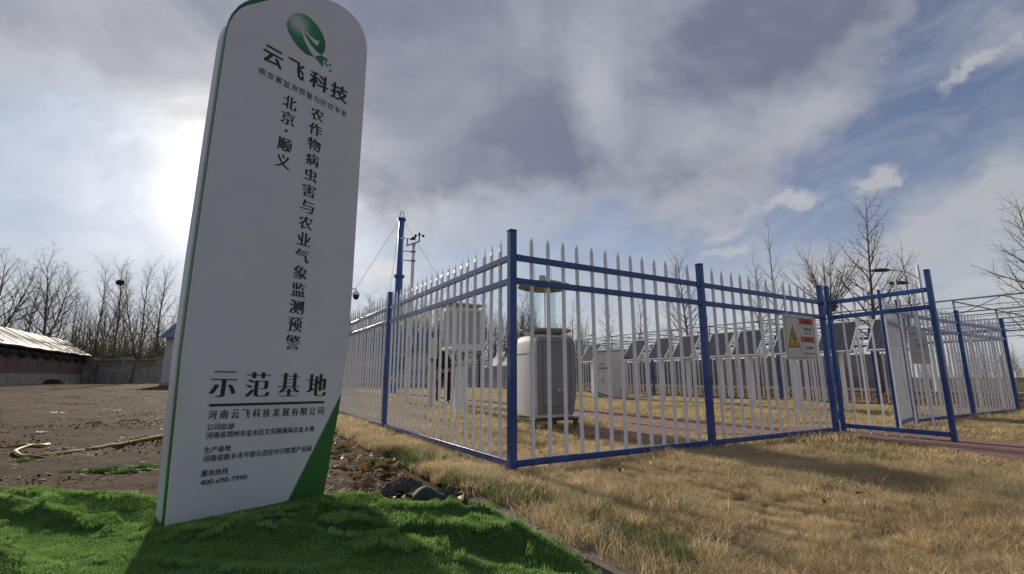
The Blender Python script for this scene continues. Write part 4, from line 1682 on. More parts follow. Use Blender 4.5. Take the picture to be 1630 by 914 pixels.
# local frame: x along the row (E2), y towards the back (E1)
cy_, sy_ = math.cos(TILT), math.sin(TILT)
ZL = 1.27


def pp(x, l, h=0.0):
    return (x, l * cy_ - h * sy_, ZL + l * sy_ + h * cy_)


mb = MB()
vs = [pp(-PW / 2, .01, .013), pp(PW / 2, .01, .013), pp(PW / 2, PL - .01, .013), pp(-PW / 2, PL - .01, .013)]
glass = MB().add([(-PW / 2 + .01, .01, .013), (PW / 2 - .01, .01, .013), (PW / 2 - .01, PL - .01, .013), (-PW / 2 + .01, PL - .01, .013)], [(0, 1, 2, 3)])
go_ = glass.build('cell_sheet', CELL, sroot); go_.location = (0, 0, ZL); go_.rotation_euler = (TILT, 0, 0)
fr = MB()
for (x0, y0, x1, y1) in ((-PW / 2, 0, PW / 2, 0), (-PW / 2, PL, PW / 2, PL), (-PW / 2, 0, -PW / 2, PL), (PW / 2, 0, PW / 2, PL)):
    fr.bar((x0, y0, 0), (x1, y1, 0), .03, .035)
fr.box((0, PL / 2, -.012), (PW - .03, PL - .03, .006))
fo_ = fr.build('panel_frame', LGREY, sroot); fo_.location = (0, 0, ZL); fo_.rotation_euler = (TILT, 0, 0)
ps = MB()
ps.tube([(0, .28, 0), (0, .28, 1.54)], .042, 12)
ps.build('post', PALEW, sroot)
bk = MB()
for x in (-.24, .24):
    bk.bar((x, .06, ZL + .02), (x, .62, ZL + .02), .03, .04)
    bk.bar((x, .60, ZL + .02), (x, .46, ZL + .52), .03, .03)
    bk.bar((x, .62, ZL + .02), (x + .10 * (1 if x > 0 else -1), .66, ZL + .42), .03, .03)
bk.bar((-.26, .28, ZL), (.26, .28, ZL), .05, .05)
bk.bbox((.0, .52, ZL + .10), (.30, .12, .24), .01)
bk.build('bracket', PALEW, sroot)
ROW0 = np.array([4.17, 14.08, 0])
labels = {
    -5.80: 'solar panel on a post seen through the almost closed gate leaf',
    -4.86: 'solar panel on a post seen through the wide open gate leaf',
    -3.88: 'solar panel on a post half hidden behind the yellow hazard plate',
    -2.85: 'solar panel on a post just left of the yellow hazard plate',
    -2.02: 'solar panel on a post just right of the middle blue fence post',
    -0.96: 'solar panel on a post just left of the middle blue fence post',
    -0.06: 'solar panel on a post second from the white control cabinet',
    0.98: 'solar panel on a post overlapping the right edge of the white control cabinet',
    3.12: 'solar panel on a post between the grey trap cabinet and the white control cabinet',
    8.75: 'pale reflecting solar panel just left of the blue corner post',
    9.90: 'pale reflecting solar panel beside the white instrument shelter',
    7.65: 'pale solar panel showing at the edge of the blue corner post'}
for i, (uu, lb_) in enumerate(labels.items()):
    p = ROW0 + E2 * uu
    if i == 0:
        sroot.location = tuple(p); sroot.rotation_euler = (0, 0, A2 + math.pi); sroot['label'] = lb_
        # local y must point along +E1
        sroot.rotation_euler = (0, 0, A1 - math.pi / 2)
    else:
        dup(sroot, p, A1 - math.pi / 2 + RND.uniform(-.02, .02), lb_)

# ------------------------------------------------------------------ person behind the shelter
def skin(name, verts, edges, radii, m, parent, sub=2, root=0):
    me = bpy.data.meshes.new(name)
    me.from_pydata(verts, edges, [])
    o = bpy.data.objects.new(name, me); COL.objects.link(o)
    o.modifiers.new('skin', 'SKIN')
    for i, r in enumerate(radii):
        sv = me.skin_vertices[0].data[i]
        sv.radius = (r, r) if np.isscalar(r) else r
        sv.use_root = (i == root)
    o.modifiers.new('sub', 'SUBSURF').levels = sub
    bpy.context.view_layer.update()
    dg = bpy.context.evaluated_depsgraph_get()
    nm = bpy.data.meshes.new_from_object(o.evaluated_get(dg))
    bpy.data.objects.remove(o)
    nm.materials.clear(); nm.materials.append(m)
    nm.polygons.foreach_set('use_smooth', [True] * len(nm.polygons))
    nm.name = name
    o = bpy.data.objects.new(name, nm); COL.objects.link(o); o.parent = parent
    return o


SKINM = mat('skin', (0.48, 0.30, 0.21), 0.55, 0.06, 6)
CLOTH = mat('black_cloth', (0.016, 0.016, 0.018), 0.9, 0.3, 14, 0.003, 60)
CLOTH2 = mat('black_trousers', (0.014, 0.014, 0.017), 0.9, 0.3, 14, 0.003, 60)
HAIR = mat('black_hair', (0.015, 0.012, 0.010), 0.6, 0.3, 30)
SHOE = mat('shoe_black', (0.02, 0.02, 0.02), 0.6, 0.2, 10)
SOLE = mat('shoe_sole', (0.6, 0.6, 0.58), 0.7, 0.1, 10)
g = G(705, 646)
per = thing('person', 'person in black jacket and trousers standing behind the louvred shelter', 'person', (g[0], g[1], 0), rad(200))
# local +y is the way the person faces
body = skin('body', [(0, 0, .96), (0, .0, 1.15), (0, .0, 1.38), (0, .0, 1.47), (0, .015, 1.56), (0, .02, 1.64), (0, .015, 1.72),
                     (.17, 0, 1.40), (.22, -.02, 1.14), (.20, .08, .92), (.195, .11, .84), (-.17, 0, 1.40), (-.22, -.02, 1.14), (-.20, .06, .92), (-.195, .09, .84),
                     (.09, 0, .90), (.12, .01, .50), (.13, -.02, .09), (-.09, 0, .90), (-.12, .01, .50), (-.13, -.02, .09)],
            [(0, 1), (1, 2), (2, 3), (3, 4), (4, 5), (5, 6), (2, 7), (7, 8), (8, 9), (9, 10), (2, 11), (11, 12), (12, 13), (13, 14), (0, 15), (15, 16), (16, 17), (0, 18), (18, 19), (19, 20)],
            [(.15, .10), (.14, .10), (.15, .10), .06, (.075, .085), (.082, .098), (.062, .075), .055, .042, .032, .030, .055, .042, .032, .030, .08, .055, .038, .08, .055, .038], SKINM, per)
for sx in (-1, 1):                                        # hands: palm and five bent fingers, eyes, ears
    hx, hy, hz = sx * .195, (.115 if sx > 0 else .095), .82
    V_, E_, R_ = [(hx, hy, hz), (hx, hy + .01, hz - .05)], [(0, 1)], [.026, .03]
    for k, (fy, ln) in enumerate(((-.026, .055), (-.009, .07), (.009, .075), (.026, .066))):
        b_ = len(V_)
        V_ += [(hx, hy + fy + .01, hz - .075), (hx - sx * .006, hy + fy + .012, hz - .075 - ln * .6), (hx - sx * .018, hy + fy + .014, hz - .075 - ln)]
        E_ += [(1, b_), (b_, b_ + 1), (b_ + 1, b_ + 2)]; R_ += [.010, .009, .008]
    b_ = len(V_)
    V_ += [(hx - sx * .01, hy + .045, hz - .025), (hx - sx * .02, hy + .055, hz - .06)]
    E_ += [(0, b_), (b_, b_ + 1)]; R_ += [.012, .009]
    skin('hand', V_, E_, R_, SKINM, body, 1)
mb = MB()
for sx in (-1, 1):
    mb.ball((sx * .083, .01, 1.635), (.014, .026, .035), 6)
mb.ball((0, .118, 1.615), (.016, .022, .028), 6)
mb.build('face', SKINM, body, True)
mb = MB()
for sx in (-1, 1):
    mb.ball((sx * .034, .098, 1.65), (.014, .010, .009), 6)
mb.ball((0, .104, 1.572), (.026, .008, .006), 6)
mb.build('eyes_mouth', HAIR, body, True)
mb = MB(); mb.ball((0, -.012, 1.685), (.092, .108, .085), 8); mb.build('hair', HAIR, per, True)
skin('jacket', [(0, 0, .92), (0, 0, 1.12), (0, 0, 1.36), (0, 0, 1.46), (.18, 0, 1.40), (.235, -.025, 1.14), (.212, .075, .90), (-.18, 0, 1.40), (-.235, -.025, 1.14), (-.212, .055, .90)],
     [(0, 1), (1, 2), (2, 3), (2, 4), (4, 5), (5, 6), (2, 7), (7, 8), (8, 9)], [(.20, .145), (.19, .14), (.185, .135), .085, .075, .062, .052, .075, .062, .052], CLOTH, per)
skin('trousers', [(0, 0, .96), (.095, 0, .86), (.125, .01, .50), (.135, -.02, .10), (-.095, 0, .86), (-.125, .01, .50), (-.135, -.02, .10)],
     [(0, 1), (1, 2), (2, 3), (0, 4), (4, 5), (5, 6)], [(.17, .125), .10, .078, .066, .10, .078, .066], CLOTH2, per)
for sx in (-1, 1):
    mb = MB(); mb.ball((sx * .135, .05, .055), (.05, .135, .05), 8); mb.v = [(p[0], p[1], max(p[2], .022)) for p in mb.v]
    so = mb.build('shoe', SHOE, per, True)
    mb = MB(); mb.bbox((sx * .135, .05, .013), (.10, .27, .022), .006); mb.build('sole', SOLE, so)

# ------------------------------------------------------------------ street lamps
def street_lamp(label, p, h, rz, arms=2):
    t = thing('street_lamp', label, 'street lamp', p, rz)
    mb = MB(); mb.lathe([(.20, 0), (.20, .03), (.09, .04), (.085, 1.0), (.055, h), (.001, h + .02)], 14); sharp(mb.build('pole', PALEW, t))
    for k in range(arms):
        s, hh = (1, h - .35) if k == 0 else (.55, h - 1.0)
        ar = MB(); ar.tube([(0, 0, hh - .35), (-.45 * s, 0, hh), (-1.0 * s, 0, hh + .12), (-1.25 * s, 0, hh + .13)], .03, 8); a_ = ar.build('arm', PALEW, t)
        hd = MB()
        hd.ball((-1.55 * s - .1, 0, hh + .13), (.46, .18, .11), 8)
        hd.v = [(x, y, max(z, hh + .10)) for x, y, z in hd.v]
        hd.bbox((-1.55 * s - .1, 0, hh + .085), (.6, .2, .03), .01)
        hd.build('lamp_head', DSTEEL, a_, True)
    return t


p = D(1476, 520, 22.5); p[2] = 0
street_lamp('white street lamp with two dark lamp heads showing above the open gate leaf', p, 6.1, rad(-8))
p = D(923, 560, 58); p[2] = 0
street_lamp('small distant street lamp above the grey trap cabinet', p, 6.0, rad(175), 1)

# ------------------------------------------------------------------ left greenhouse shed
q0 = D(0, 613, 37); q1 = D(130, 608.5, 57)
q0[2] = q1[2] = .10
dv = q1 - q0; Ls = np.linalg.norm(dv); dv /= Ls
q0 = q0 - dv * 14; Ls += 14
t = thing('greenhouse_shed', 'long brick greenhouse shed with shiny film roof and black rolled cover', 'shed', q0, math.atan2(dv[1], dv[0]))
# local x along the wall, y away from the viewer (back left)
BRK = bpy.data.materials.new('brick_wall'); BRK.use_nodes = True
nt = NT(BRK.node_tree); b = BRK.node_tree.nodes['Principled BSDF']
oc = nt.new('ShaderNodeTexCoord').outputs['Object']
ox, oy, oz = nt.sep(oc)
bt = nt.new('ShaderNodeTexBrick'); nt.put(bt.inputs['Vector'], nt.comb(nt.add(ox, oy), oz, 0.0)); bt.inputs['Scale'].default_value = 1
bt.inputs['Brick Width'].default_value = .26; bt.inputs['Row Height'].default_value = .075; bt.inputs['Mortar Size'].default_value = .008
nt.put(bt.inputs['Color1'], (.21, .115, .085)); nt.put(bt.inputs['Color2'], (.27, .155, .115)); nt.put(bt.inputs['Mortar'], (.20, .17, .15))
stn = nt.step(nt.noise(nt.comb(nt.mul(ox, .8), oy, nt.mul(oz, .12)), 1.0, 5, .7), .42, .7)
nt.put(b.inputs['Base Color'], nt.mix(nt.mul(stn, .55), bt.outputs['Color'], (.10, .07, .06)))
b.inputs['Roughness'].default_value = .92
CONC = mat('grey_plaster', (.42, .385, .35), .95, .25, 1.5, .004, 20)
mb = MB(); mb.box((Ls / 2, .25, .45), (Ls + .02, .52, 1.0)); mb.build('plinth', CONC, t)
mb = MB(); mb.box((Ls / 2, .27, 2.1), (Ls, .50, 2.32)); 
mb.build('wall', BRK, t)
mb = MB(); mb.box((Ls - .12, 3.2, 1.5), (.24, 5.4, 3.0)); mb.prism([(Ls - .24, .5, 3.0), (Ls - .24, 2.15, 4.6), (Ls - .24, 5.9, 3.0)], (.24, 0, 0)); recalc(mb.build('end_wall', BRK, t))
FILM = mat('roof_film', (.30, .285, .25), .62, .5, 1.0, .01, 1.6, spec=.15, stretch=(1, .2, .2))


def film(a, bq):
    x = -1 + (Ls + 1.4) * a
    y = -.45 + 2.6 * bq
    z = 3.22 + 1.75 * bq
    fold = .03 * np.sin(x * 1.1 + 2.2 * bq + 1.5 * fbm(x, y, 2, .4)) ** 3 + .02 * fbm(x * .8, y, 2, .6)
    return np.stack([x, y, z + fold], 1)


o = grid_sheet('roof_film', film, 420, 14, FILM); o.parent = t
mb = MB(); mb.prism([(-1, 2.15, 4.95), (Ls + .4, 2.15, 4.95), (Ls + .4, 6.0, 3.05), (-1, 6.0, 3.05)], (0, 0, -.06)); recalc(mb.build('rear_roof', FILM, t))
mb = MB()
for k in range(14):
    x0 = .5 + k * (Ls - 1) / 13
    ys = np.linspace(0, 1, 7)
    pts = [(x0 - 1.6 * q + .25 * math.sin(q * 5 + k), -.45 + 2.6 * q - .03, 3.22 + 1.75 * q + .09) for q in ys]
    for a_, b_ in zip(pts[:-1], pts[1:]):
        mb.bar(a_, b_, .16 * (1 - .5 * abs(a_[1]) / 2.6), .05)
mb.build('hold_down_strap', mat('dark_strap', (.05, .05, .048), .6, .3, 4), t)
TARP = mat('black_tarp', (.022, .022, .024), .55, .4, 3, .02, 6)
mb = MB(); mb.tube([(-1 + i * 1.2, -.42 + RND.uniform(-.02, .02), 3.10 + RND.uniform(-.03, .03)) for i in range(int((Ls + 1.2) / 1.2) + 1)], .14, 10); mb.bar((-1, -.2, 3.18), (Ls + .4, -.2, 3.18), .5, .10)
mb.build('eave_roll', TARP, t, True)
tb_ = lambda a, bq: np.stack([(Ls) * a, -.06 - .16 * np.sin(bq * 3.1) * (1 + .8 * np.sin(a * Ls * 2.3)) - .03, 3.0 - (.62 + .14 * np.sin(a * Ls * 1.9) + .1 * fbm(a * Ls, a * 0, 3, 1.2)) * bq], 1)
o = grid_sheet('rolled_net', tb_, 300, 8, mat('green_black_net', (.035, .042, .038), .9, .4, 6, .02, 12)); o.parent = t
mb = MB()
for k in range(int(Ls / 2.3)):
    x = 1 + k * 2.3
    mb.bar((x, -.27, 3.0), (x, -.24, 2.1 + RND.uniform(0, .25)), .12, .05)
mb.build('strap', TARP, t)

# soil heap at the shed
g = D(85, 606, 46); g[2] = .08
hp = MB()
o = grid_sheet('soil_heap', lambda a, bq: np.stack([(a - .5) * 6, (bq - .5) * 3, .55 * np.exp(-((a - .5) * 4.5) ** 2 - ((bq - .5) * 4.5) ** 2) + .12 * fbm(a * 6, bq * 3, 4, 1.5) * np.exp(-((a - .5) * 3) ** 2) - .05], 1), 50, 30, SOIL)
o.location = tuple(g); tag(o, 'low heap of brown soil in front of the brick shed', 'soil heap')

# ------------------------------------------------------------------ wall with pillars and balusters
wa = D(120, 609.5, 58); wb = D(420, 612, 52)
wa[2] = wb[2] = .06
dv = wb - wa; Lw = np.linalg.norm(dv); dv /= Lw
t = thing('boundary_wall', 'grey rendered boundary wall with square pillars and yellow balusters left of the tall sign', 'wall', wa, math.atan2(dv[1], dv[0]))
OCHRE = mat('ochre_baluster', (.42, .31, .17), .85, .2, 6)
pil = [2.2, 7.4, 12.6, 17.8, 23.0]
mb = MB(); mb.box((Lw / 2, .12, 1.05), (Lw, .24, 2.3)); mb.build('wall', CONC, t)
mb = MB(); mb.box((Lw / 2, .12, 2.72), (Lw, .40, .16)); mb.build('coping', CONC, t)
mb = MB()
for k in range(int(Lw / .28)):
    x = .1 + k * .28
    mb.box((x, .12, 2.42), (.10, .14, .45))
mb.build('balusters', OCHRE, t)['kind'] = 'stuff'
mb = MB()
for i in range(len(pil) - 1):
    c_ = (pil[i] + pil[i + 1]) / 2
    mb.box((c_, -.02, 2.02), (1.7, .12, .10)); mb.box((c_ - 1.3, -.02, 2.20), (1.0, .12, .06)); mb.box((c_ + 1.3, -.02, 2.20), (1.0, .12, .06))
    for k in range(7):
        mb.box((c_ - .72 + k * .24, -.025, 2.26), (.10, .08, .40))
mb.build('baluster_panel', OCHRE, t)
for x in pil:
    mb = MB(); mb.box((x, .10, 1.32), (.8, .62, 2.84)); mb.box((x, .10, 2.80), (1.0, .8, .14)); mb.prism([(x - .42, -.22, 2.87), (x + .42, -.22, 2.87), (x + .42, .42, 2.87), (x - .42, .42, 2.87)], (0, 0, .12))
    recalc(mb.build('pillar', CONC, t))
# rusty open frame leaning on it
g = wa + dv * 0.6
t = thing('metal_frame', 'rusty thin metal gate frame leaning against the boundary wall', 'frame', (g[0] + .3, g[1] - 1.2, .08), math.atan2(dv[1], dv[0]))
RUST = mat('rust', (.075, .05, .04), .9, .3, 10)
mb = MB()
for a_, b_ in (((0, 0, 0), (.1, .3, 2.1)), ((3.0, 0, 0), (2.9, .35, 2.0)), ((.1, .3, 2.0), (2.9, .35, 1.95)), ((1.1, 0.1, 0), (.6, .3, 1.9)), ((2.3, .1, 0), (2.6, .3, 1.9))):
    mb.tube([a_, b_], .04, 6)
mb.build('frame_bars', RUST, t)

# ------------------------------------------------------------------ white buildings with blue roofs
ROOFB = mat('blue_roof_sheet', (.10, .14, .23), .45, .15, 2, .0)
SANDW = mat('white_wall_panel', (.60, .60, .62), .6, .08, 1.5)


def seam_roof(mb, x0, x1, ye, yr, ze, zr, th=.06, step=.85, mi=0):
    mb.prism([(x0, ye, ze), (x1, ye, ze), (x1, yr, zr), (x0, yr, zr)], (0, 0, th), mi)
    k = x0 + .3
    while k < x1:
        mb.bar((k, ye, ze + th + .015), (k, yr, zr + th + .015), .05, .05, mi)
        k += step


def building(label, p, rz, L, Wd, H, rise, name='prefab_building', wins=(), over=.45):
    t = thing(name, label, 'building', p, rz)
    mb = MB(); mb.box((L / 2, Wd / 2, H / 2 + .12), (L, Wd, H - .24)); 
    mb.prism([(0.02, 0.02, H), (0.02, Wd - .02, H), (0.02, Wd / 2, H + rise - .03)], (L - .04, 0, 0)); recalc(mb.build('wall', SANDW, t))
    mb = MB(); mb.box((L / 2, Wd / 2, .1), (L + .12, Wd + .12, .3)); mb.build('plinth', CONC, t)
    mb = MB(); sl = rise / (Wd / 2)
    seam_roof(mb, -.35, L + .35, -over, Wd / 2, H - over * sl, H + rise)
    seam_roof(mb, -.35, L + .35, Wd + over, Wd / 2, H - over * sl, H + rise)
    recalc(mb.build('roof', ROOFB, t))
    mb = MB()
    for k in range(int(L / 1.15)):
        mb.box(((k + .5) * 1.15, -.004, H / 2 + .1), (.02, .01, H - .3))
    mb.build('panel_seam', LGREY, t)
    for (x, z, ww, hh) in wins:
        wf = MB()
        for (cx_, cz_, sx, sz) in ((x, z - hh / 2, ww + .1, .06), (x, z + hh / 2, ww + .1, .06), (x - ww / 2, z, .06, hh), (x + ww / 2, z, .06, hh), (x, z, .05, hh)):
            wf.box((cx_, -.03, cz_), (sx, .06, sz))
        wo_ = wf.build('window', PALEW, t)
        MB().box((x, -.012, z), (ww, .01, hh)).build('pane', mat('dark_glass', (.03, .035, .04), .1, .1, 2, spec=.8), wo_)
    return t


p = D(255, 610, 38); p[2] = .10
building('white panel building with blue sheet roof showing at the left edge of the tall sign', p, rad(14), 9, 6, 4.0, 1.6)
p = D(682, 612, 40); p[2] = 0
b2 = building('low white building with blue roof behind the weather station', p - np.array([17.5 * math.cos(rad(8)), 17.5 * math.sin(rad(8)), 0]), rad(8), 17.5, 5, 3.3, 1.5, wins=((2.5, 1.9, 1.6, 1.2), (6, 1.9, 1.6, 1.2), (9.5, 1.9, 1.6, 1.2), (15, 1.9, 1.6, 1.2)))
mb = MB(); mb.box((8.7, -.008, 1.15), (17.3, .012, .10)); mb.box((8.7, -.008, .95), (17.3, .012, .06)); mb.build('stripe', BLUE, b2)

# ------------------------------------------------------------------ far concrete wall and net house
c_ = 33.0
q0 = CU(c_, 12.5); 
t = thing('concrete_wall', 'grey precast concrete wall far behind the solar panels', 'wall', q0, A2)
mb = MB()
k = 0
x = 0.0
while x < 70:
    mb.box((x + 1.22, 0, 1.05), (2.36, .06, 2.10)); mb.box((x, 0, 1.10), (.16, .20, 2.2)); x += 2.44
    for zz_ in (.55, 1.08, 1.6):
        mb.box((x - 1.22, -.032, zz_), (2.34, .01, .02))
mb.build('wall', mat('precast_concrete', (.27, .26, .245), .95, .3, .7, .004, 10), t)

GALV = mat('galvanised_pipe', (.36, .35, .32), .5, .2, 4, metal=.4)
t = thing('net_house_frame', 'tall bare steel pipe frame of a net house on the right beyond the fence', 'frame', CU(35.0, -22.0), A2)
# local x along u (away), local -y = +c
LX, LY, HH = 84.0, 28.0, 5.0
for i in range(0, 22):
    for j in range(0, 4):
        x, y = i * 4.0, -j * 7.0
        if j > 0 and i > 12:
            continue
        MB().tube([(x, y, -.2), (x, y, HH)], .05, 6).build('post', GALV, t)
rm = MB()
for j in range(0, 5):
    rm.tube([(x * 4.0, -j * 7.0, HH + .02 * math.sin(x)) for x in range(22)], .05, 6)
for i in range(0, 22):
    rm.tube([(i * 4.0, 0, HH - .05), (i * 4.0, -28, HH - .05)], .04, 5)
for j in range(0, 4):
    rm.tube([(x * 4.0, -j * 7.0, HH - .9) for x in range(22)], .03, 5)
    rm.tube([(0, -j * 7.0 - 3.5, HH - .03), (84, -j * 7.0 - 3.5, HH - .03)], .02, 4)
for i in range(0, 21):
    rm.tube([(i * 4.0, 0, HH - .9), (i * 4.0 + 2, 0, HH)], .02, 4); rm.tube([(i * 4.0 + 4, 0, HH - .9), (i * 4.0 + 2, 0, HH)], .02, 4)
rm.build('roof_pipes', GALV, t)
t = thing('wire_fence', 'low wire mesh fence at the right edge beyond the compound', 'fence', CU(30.9, -20), A2)
mb = MB()
for i in range(14):
    MB().tube([(i * 2.5, 0, -.05), (i * 2.5, 0, 1.75)], .03, 6).build('post', GALV, t)
for z in np.arange(.15, 1.7, .14):
    mb.tube([(0, 0, z), (32.5, 0, z)], .005, 3)
for x in np.arange(0, 32.5, .28):
    mb.tube([(x, 0, .1), (x, 0, 1.68)], .004, 3)
mb.build('mesh', GALV, t)

# ------------------------------------------------------------------ hose on the soil
hose = [(330, 688), (262, 696.5), (206, 703), (137, 713), (79, 721), (40, 723), (25, 719.5), (27, 714), (48, 708.5), (66, 706), (78, 704), (70, 707.5), (50, 708), (0, 707.5), (-90, 709)]
HP_ = []
for i, (x, y) in enumerate(hose):
    p = G(x, y); p[2] = float(soil_h(p[0], p[1])) + .012
    HP_.append(p)

cu_ = []
HP_ = np.array(HP_)
for i in range(len(HP_) - 1):
    p0, p1, p2, p3 = HP_[max(i - 1, 0)], HP_[i], HP_[i + 1], HP_[min(i + 2, len(HP_) - 1)]
    for s in np.linspace(0, 1, 8, endpoint=False):
        q = .5 * (2 * p1 + (p2 - p0) * s + (2 * p0 - 5 * p1 + 4 * p2 - p3) * s * s + (3 * p1 - p0 - 3 * p2 + p3) * s ** 3)
        cu_.append(q)
for q in cu_:
    q[2] = max(q[2], float(soil_h(q[0], q[1])) + .010)
HOSE = mat('yellow_hose', (.42, .24, .045), .6, .3, 3)
o = MB().tube(cu_, .019, 10).build('hose', HOSE, None, True)
tag(o, 'yellow garden hose looped across the bare soil', 'hose')

# ------------------------------------------------------------------ turf flap, net scrap, stones at the turf edge
NET = mat('shade_net', (.035, .037, .036), .9, .5, 60, .008, 120, col2=(.11, .11, .10))
UNDER = mat('turf_underside', (.02, .045, .035), .8, .3, 20)


def crumple(name, px, py, w_, d_, h_, seed, m, label, cat, rz=0.0):
    g = G(px, py)
    o = grid_sheet(name, lambda a, bq: np.stack([(a - .5) * w_ * (1 + .25 * fbm(a * 3 + seed, bq * 3, 2, 1)), (bq - .5) * d_ * (1 + .35 * fbm(a * 3, bq * 3 + seed, 2, 1)),
                   h_ * (np.clip(1 - (2 * np.abs(a - .5)) ** 2.2, 0, 1) * np.clip(1 - (2 * np.abs(bq - .5)) ** 2.2, 0, 1)) * (.35 + 2.4 * np.abs(fbm(a * 5 + seed, bq * 5, 3, 1.5))) + .06 * fbm(a * 9 + seed, bq * 9, 3, 1) - .01], 1), 44, 34, m)
    o.location = (g[0], g[1], .03); o.rotation_euler = (0, 0, rz)
    sd = o.modifiers.new('cloth', 'SOLIDIFY'); sd.thickness = .004
    return tag(o, label, cat)


crumple('net_scrap', 640, 782, .28, .22, .07, 3.0, NET, 'small crumpled heap of dark shade net at the back edge of the turf', 'net', .3)
crumple('net_scrap', 715, 793, .46, .15, .04, 8.0, NET, 'long flat strip of dark shade net beside the concrete edging', 'net', .5)
g = G(684, 806)
fl = grid_sheet('turf_flap', lambda a, bq: np.stack([(a - .5) * .20, .05 - .075 * np.cos(bq * 3.0) * (1 - .3 * (2 * a - 1) ** 2), (.055 + .02 * np.sin(a * 5)) * np.sin(bq * 3.0) * (1 - .55 * (2 * a - 1) ** 2) + .004], 1), 20, 14, UNDER)
fl.location = (g[0], g[1], .03); fl.rotation_euler = (0, 0, .35)
fl.modifiers.new('cloth', 'SOLIDIFY').thickness = .006
tag(fl, 'folded back corner of turf showing its dark green underside', 'turf flap')
STN = mat('stone', (.26, .25, .23), .9, .3, 20, .004, 50)


def stone(px, py, r, label, z=0.0):
    g = G(px, py)
    mb = MB(); mb.ball((0, 0, 0), (r, r * .7, r * .45), 7)
    mb.v = [(x * (1 + .5 * float(fbm(x * 20 + px, y * 20, 2, 1))), y * (1 + .5 * float(fbm(y * 20, z_ * 20 + px, 2, 1))), z_) for x, y, z_ in mb.v]
    o = mb.build('stone', STN, None, True); o.location = (g[0], g[1], z + r * .25); o.rotation_euler = (0, 0, px)
    return tag(o, label, 'stone')


stone(822, 873, .022, 'small pale stone lying on the green turf', .05)
for (px, py, r, lb_) in ((90, 658, .10, 'white scrap of plastic left of the hose on the soil'), (186, 655, .07, 'white scrap of plastic near the boundary wall'), (64, 688, .06, 'pale scrap on the soil just above the hose loop')):
    g = G(px, py)
    o = grid_sheet('plastic_scrap', lambda a, bq: np.stack([(a - .5) * r * 2.4, (bq - .5) * r * 1.2, r * .5 * np.abs(fbm(a * 4 + px, bq * 4, 3, 1)) * 2 + .02], 1), 8, 6, mat('white_plastic', (.7, .68, .62), .5, .1, 10))
    o.location = (g[0], g[1], float(soil_h(g[0], g[1]))); o.modifiers.new('cloth', 'SOLIDIFY').thickness = .004
    tag(o, lb_, 'scrap')
# green rosette weed by the leaves
g = G(598, 742)
t = thing('rosette_weed', 'fresh green rosette of leaves among the brown leaf drift', 'plant', (g[0], g[1], .0))
lf = MB()
rr = np.random.default_rng(3)
for k in range(34):
    a = rr.random() * 6.28; L = rr.uniform(.07, .15); el = rr.uniform(.15, .9)
    b0 = np.array([0, 0, .005])
    dirv = np.array([math.cos(a) * math.cos(el), math.sin(a) * math.cos(el), math.sin(el)])
    sdv = np.array([-math.sin(a), math.cos(a), 0]) * L * .16
    m1 = b0 + dirv * L * .55; tp = b0 + dirv * L - np.array([0, 0, L * .25 * math.cos(el)])
    lf.add([b0 - sdv * .2, b0 + sdv * .2, m1 + sdv, tp, m1 - sdv], [(0, 1, 2, 4), (4, 2, 3)])
lf.build('leaves', blade_mat('rosette_leaf', (.04, .12, .02), (.09, .19, .04), None, .4, 5), t)

# =================================================================== trees
def tree_meshes(seed, H, r0, lim, levels=3, nch=(26, 7, 4), ratio=(.34, .45, .45), ang=(52, 45, 40), tmin=(.25, .2, .2), trop=(0.0, .03, .02), wob=(.03, .10, .14),
                prof=lambda t: (1 - t) * .8 + .35, fork=0, minr=.004, curve=0.0):
    rng = np.random.default_rng(seed)
    tk, cr = MB(), MB()

    def br(p, d, L, r, lev, who):
        n = (9, 5, 3, 2)[lev]
        pts, rs = [p], [r]
        ds = [d]
        for i in range(n):
            d = d + rng.normal(0, wob[min(lev, 2)], 3) + np.array([0, 0, trop[min(lev, 2)]])
            d = d / np.linalg.norm(d)
            p = p + d * L / n
            pts.append(p); rs.append(max(minr * .6, r * (1 - .88 * (i + 1) / n))); ds.append(d)
        who.tube(pts, rs, (8, 5, 3, 3)[lev], 0, lev == 0)
        if lev >= levels:
            return
        m = nch[lev]
        a0 = rng.random() * 6.28
        for k in range(m):
            tt = tmin[lev] + (1 - tmin[lev]) * ((k + rng.random()) / m)
            i = min(int(tt * n), n - 1); f_ = tt * n - i
            pb = pts[i] * (1 - f_) + pts[i + 1] * f_
            dd = ds[i + 1]
            az = a0 + k * 2.4 + rng.normal(0, .3)
            ref = np.array([1.0, 0, 0]) if abs(dd[0]) < .8 else np.array([0, 1.0, 0])
            e1 = np.cross(dd, ref); e1 /= np.linalg.norm(e1); e2 = np.cross(dd, e1)
            an = rad(ang[lev] + rng.normal(0, 8)) * (1 - .35 * tt if lev == 0 else 1)
            nd = dd * math.cos(an) + (e1 * math.cos(az) + e2 * math.sin(az)) * math.sin(an)
            L2 = L * ratio[lev] * (prof(tt) if lev == 0 else (1.15 - .6 * tt)) * rng.uniform(.75, 1.2)
            rb_ = max(minr, min(rs[i] * .62, L2 * .014 + .003))
            br(pb, nd, L2, rb_, lev + 1, cr)
    br(np.array([0, 0, -.1]), np.array([curve, 0, 1.0]), H, r0, 0, tk)
    if fork:
        for k in range(fork):
            a = k * 2.6 + 1
            br(np.array([0, 0, H * .16]), np.array([math.cos(a) * .28, math.sin(a) * .28, 1.0]), H * .8, r0 * .7, 0, tk)
    return tk.mesh('trunk', BARK, True), cr.mesh('crown', TWIG, True)


def tree_proto(name, label, cat, group, meshes, p, rz, sc):
    t = thing(name, label, cat, p, rz, group)
    t.scale = (sc,) * 3
    for nm, me in zip(('trunk', 'crown'), meshes):
        o = bpy.data.objects.new(nm, me); COL.objects.link(o); o.parent = t
    return t


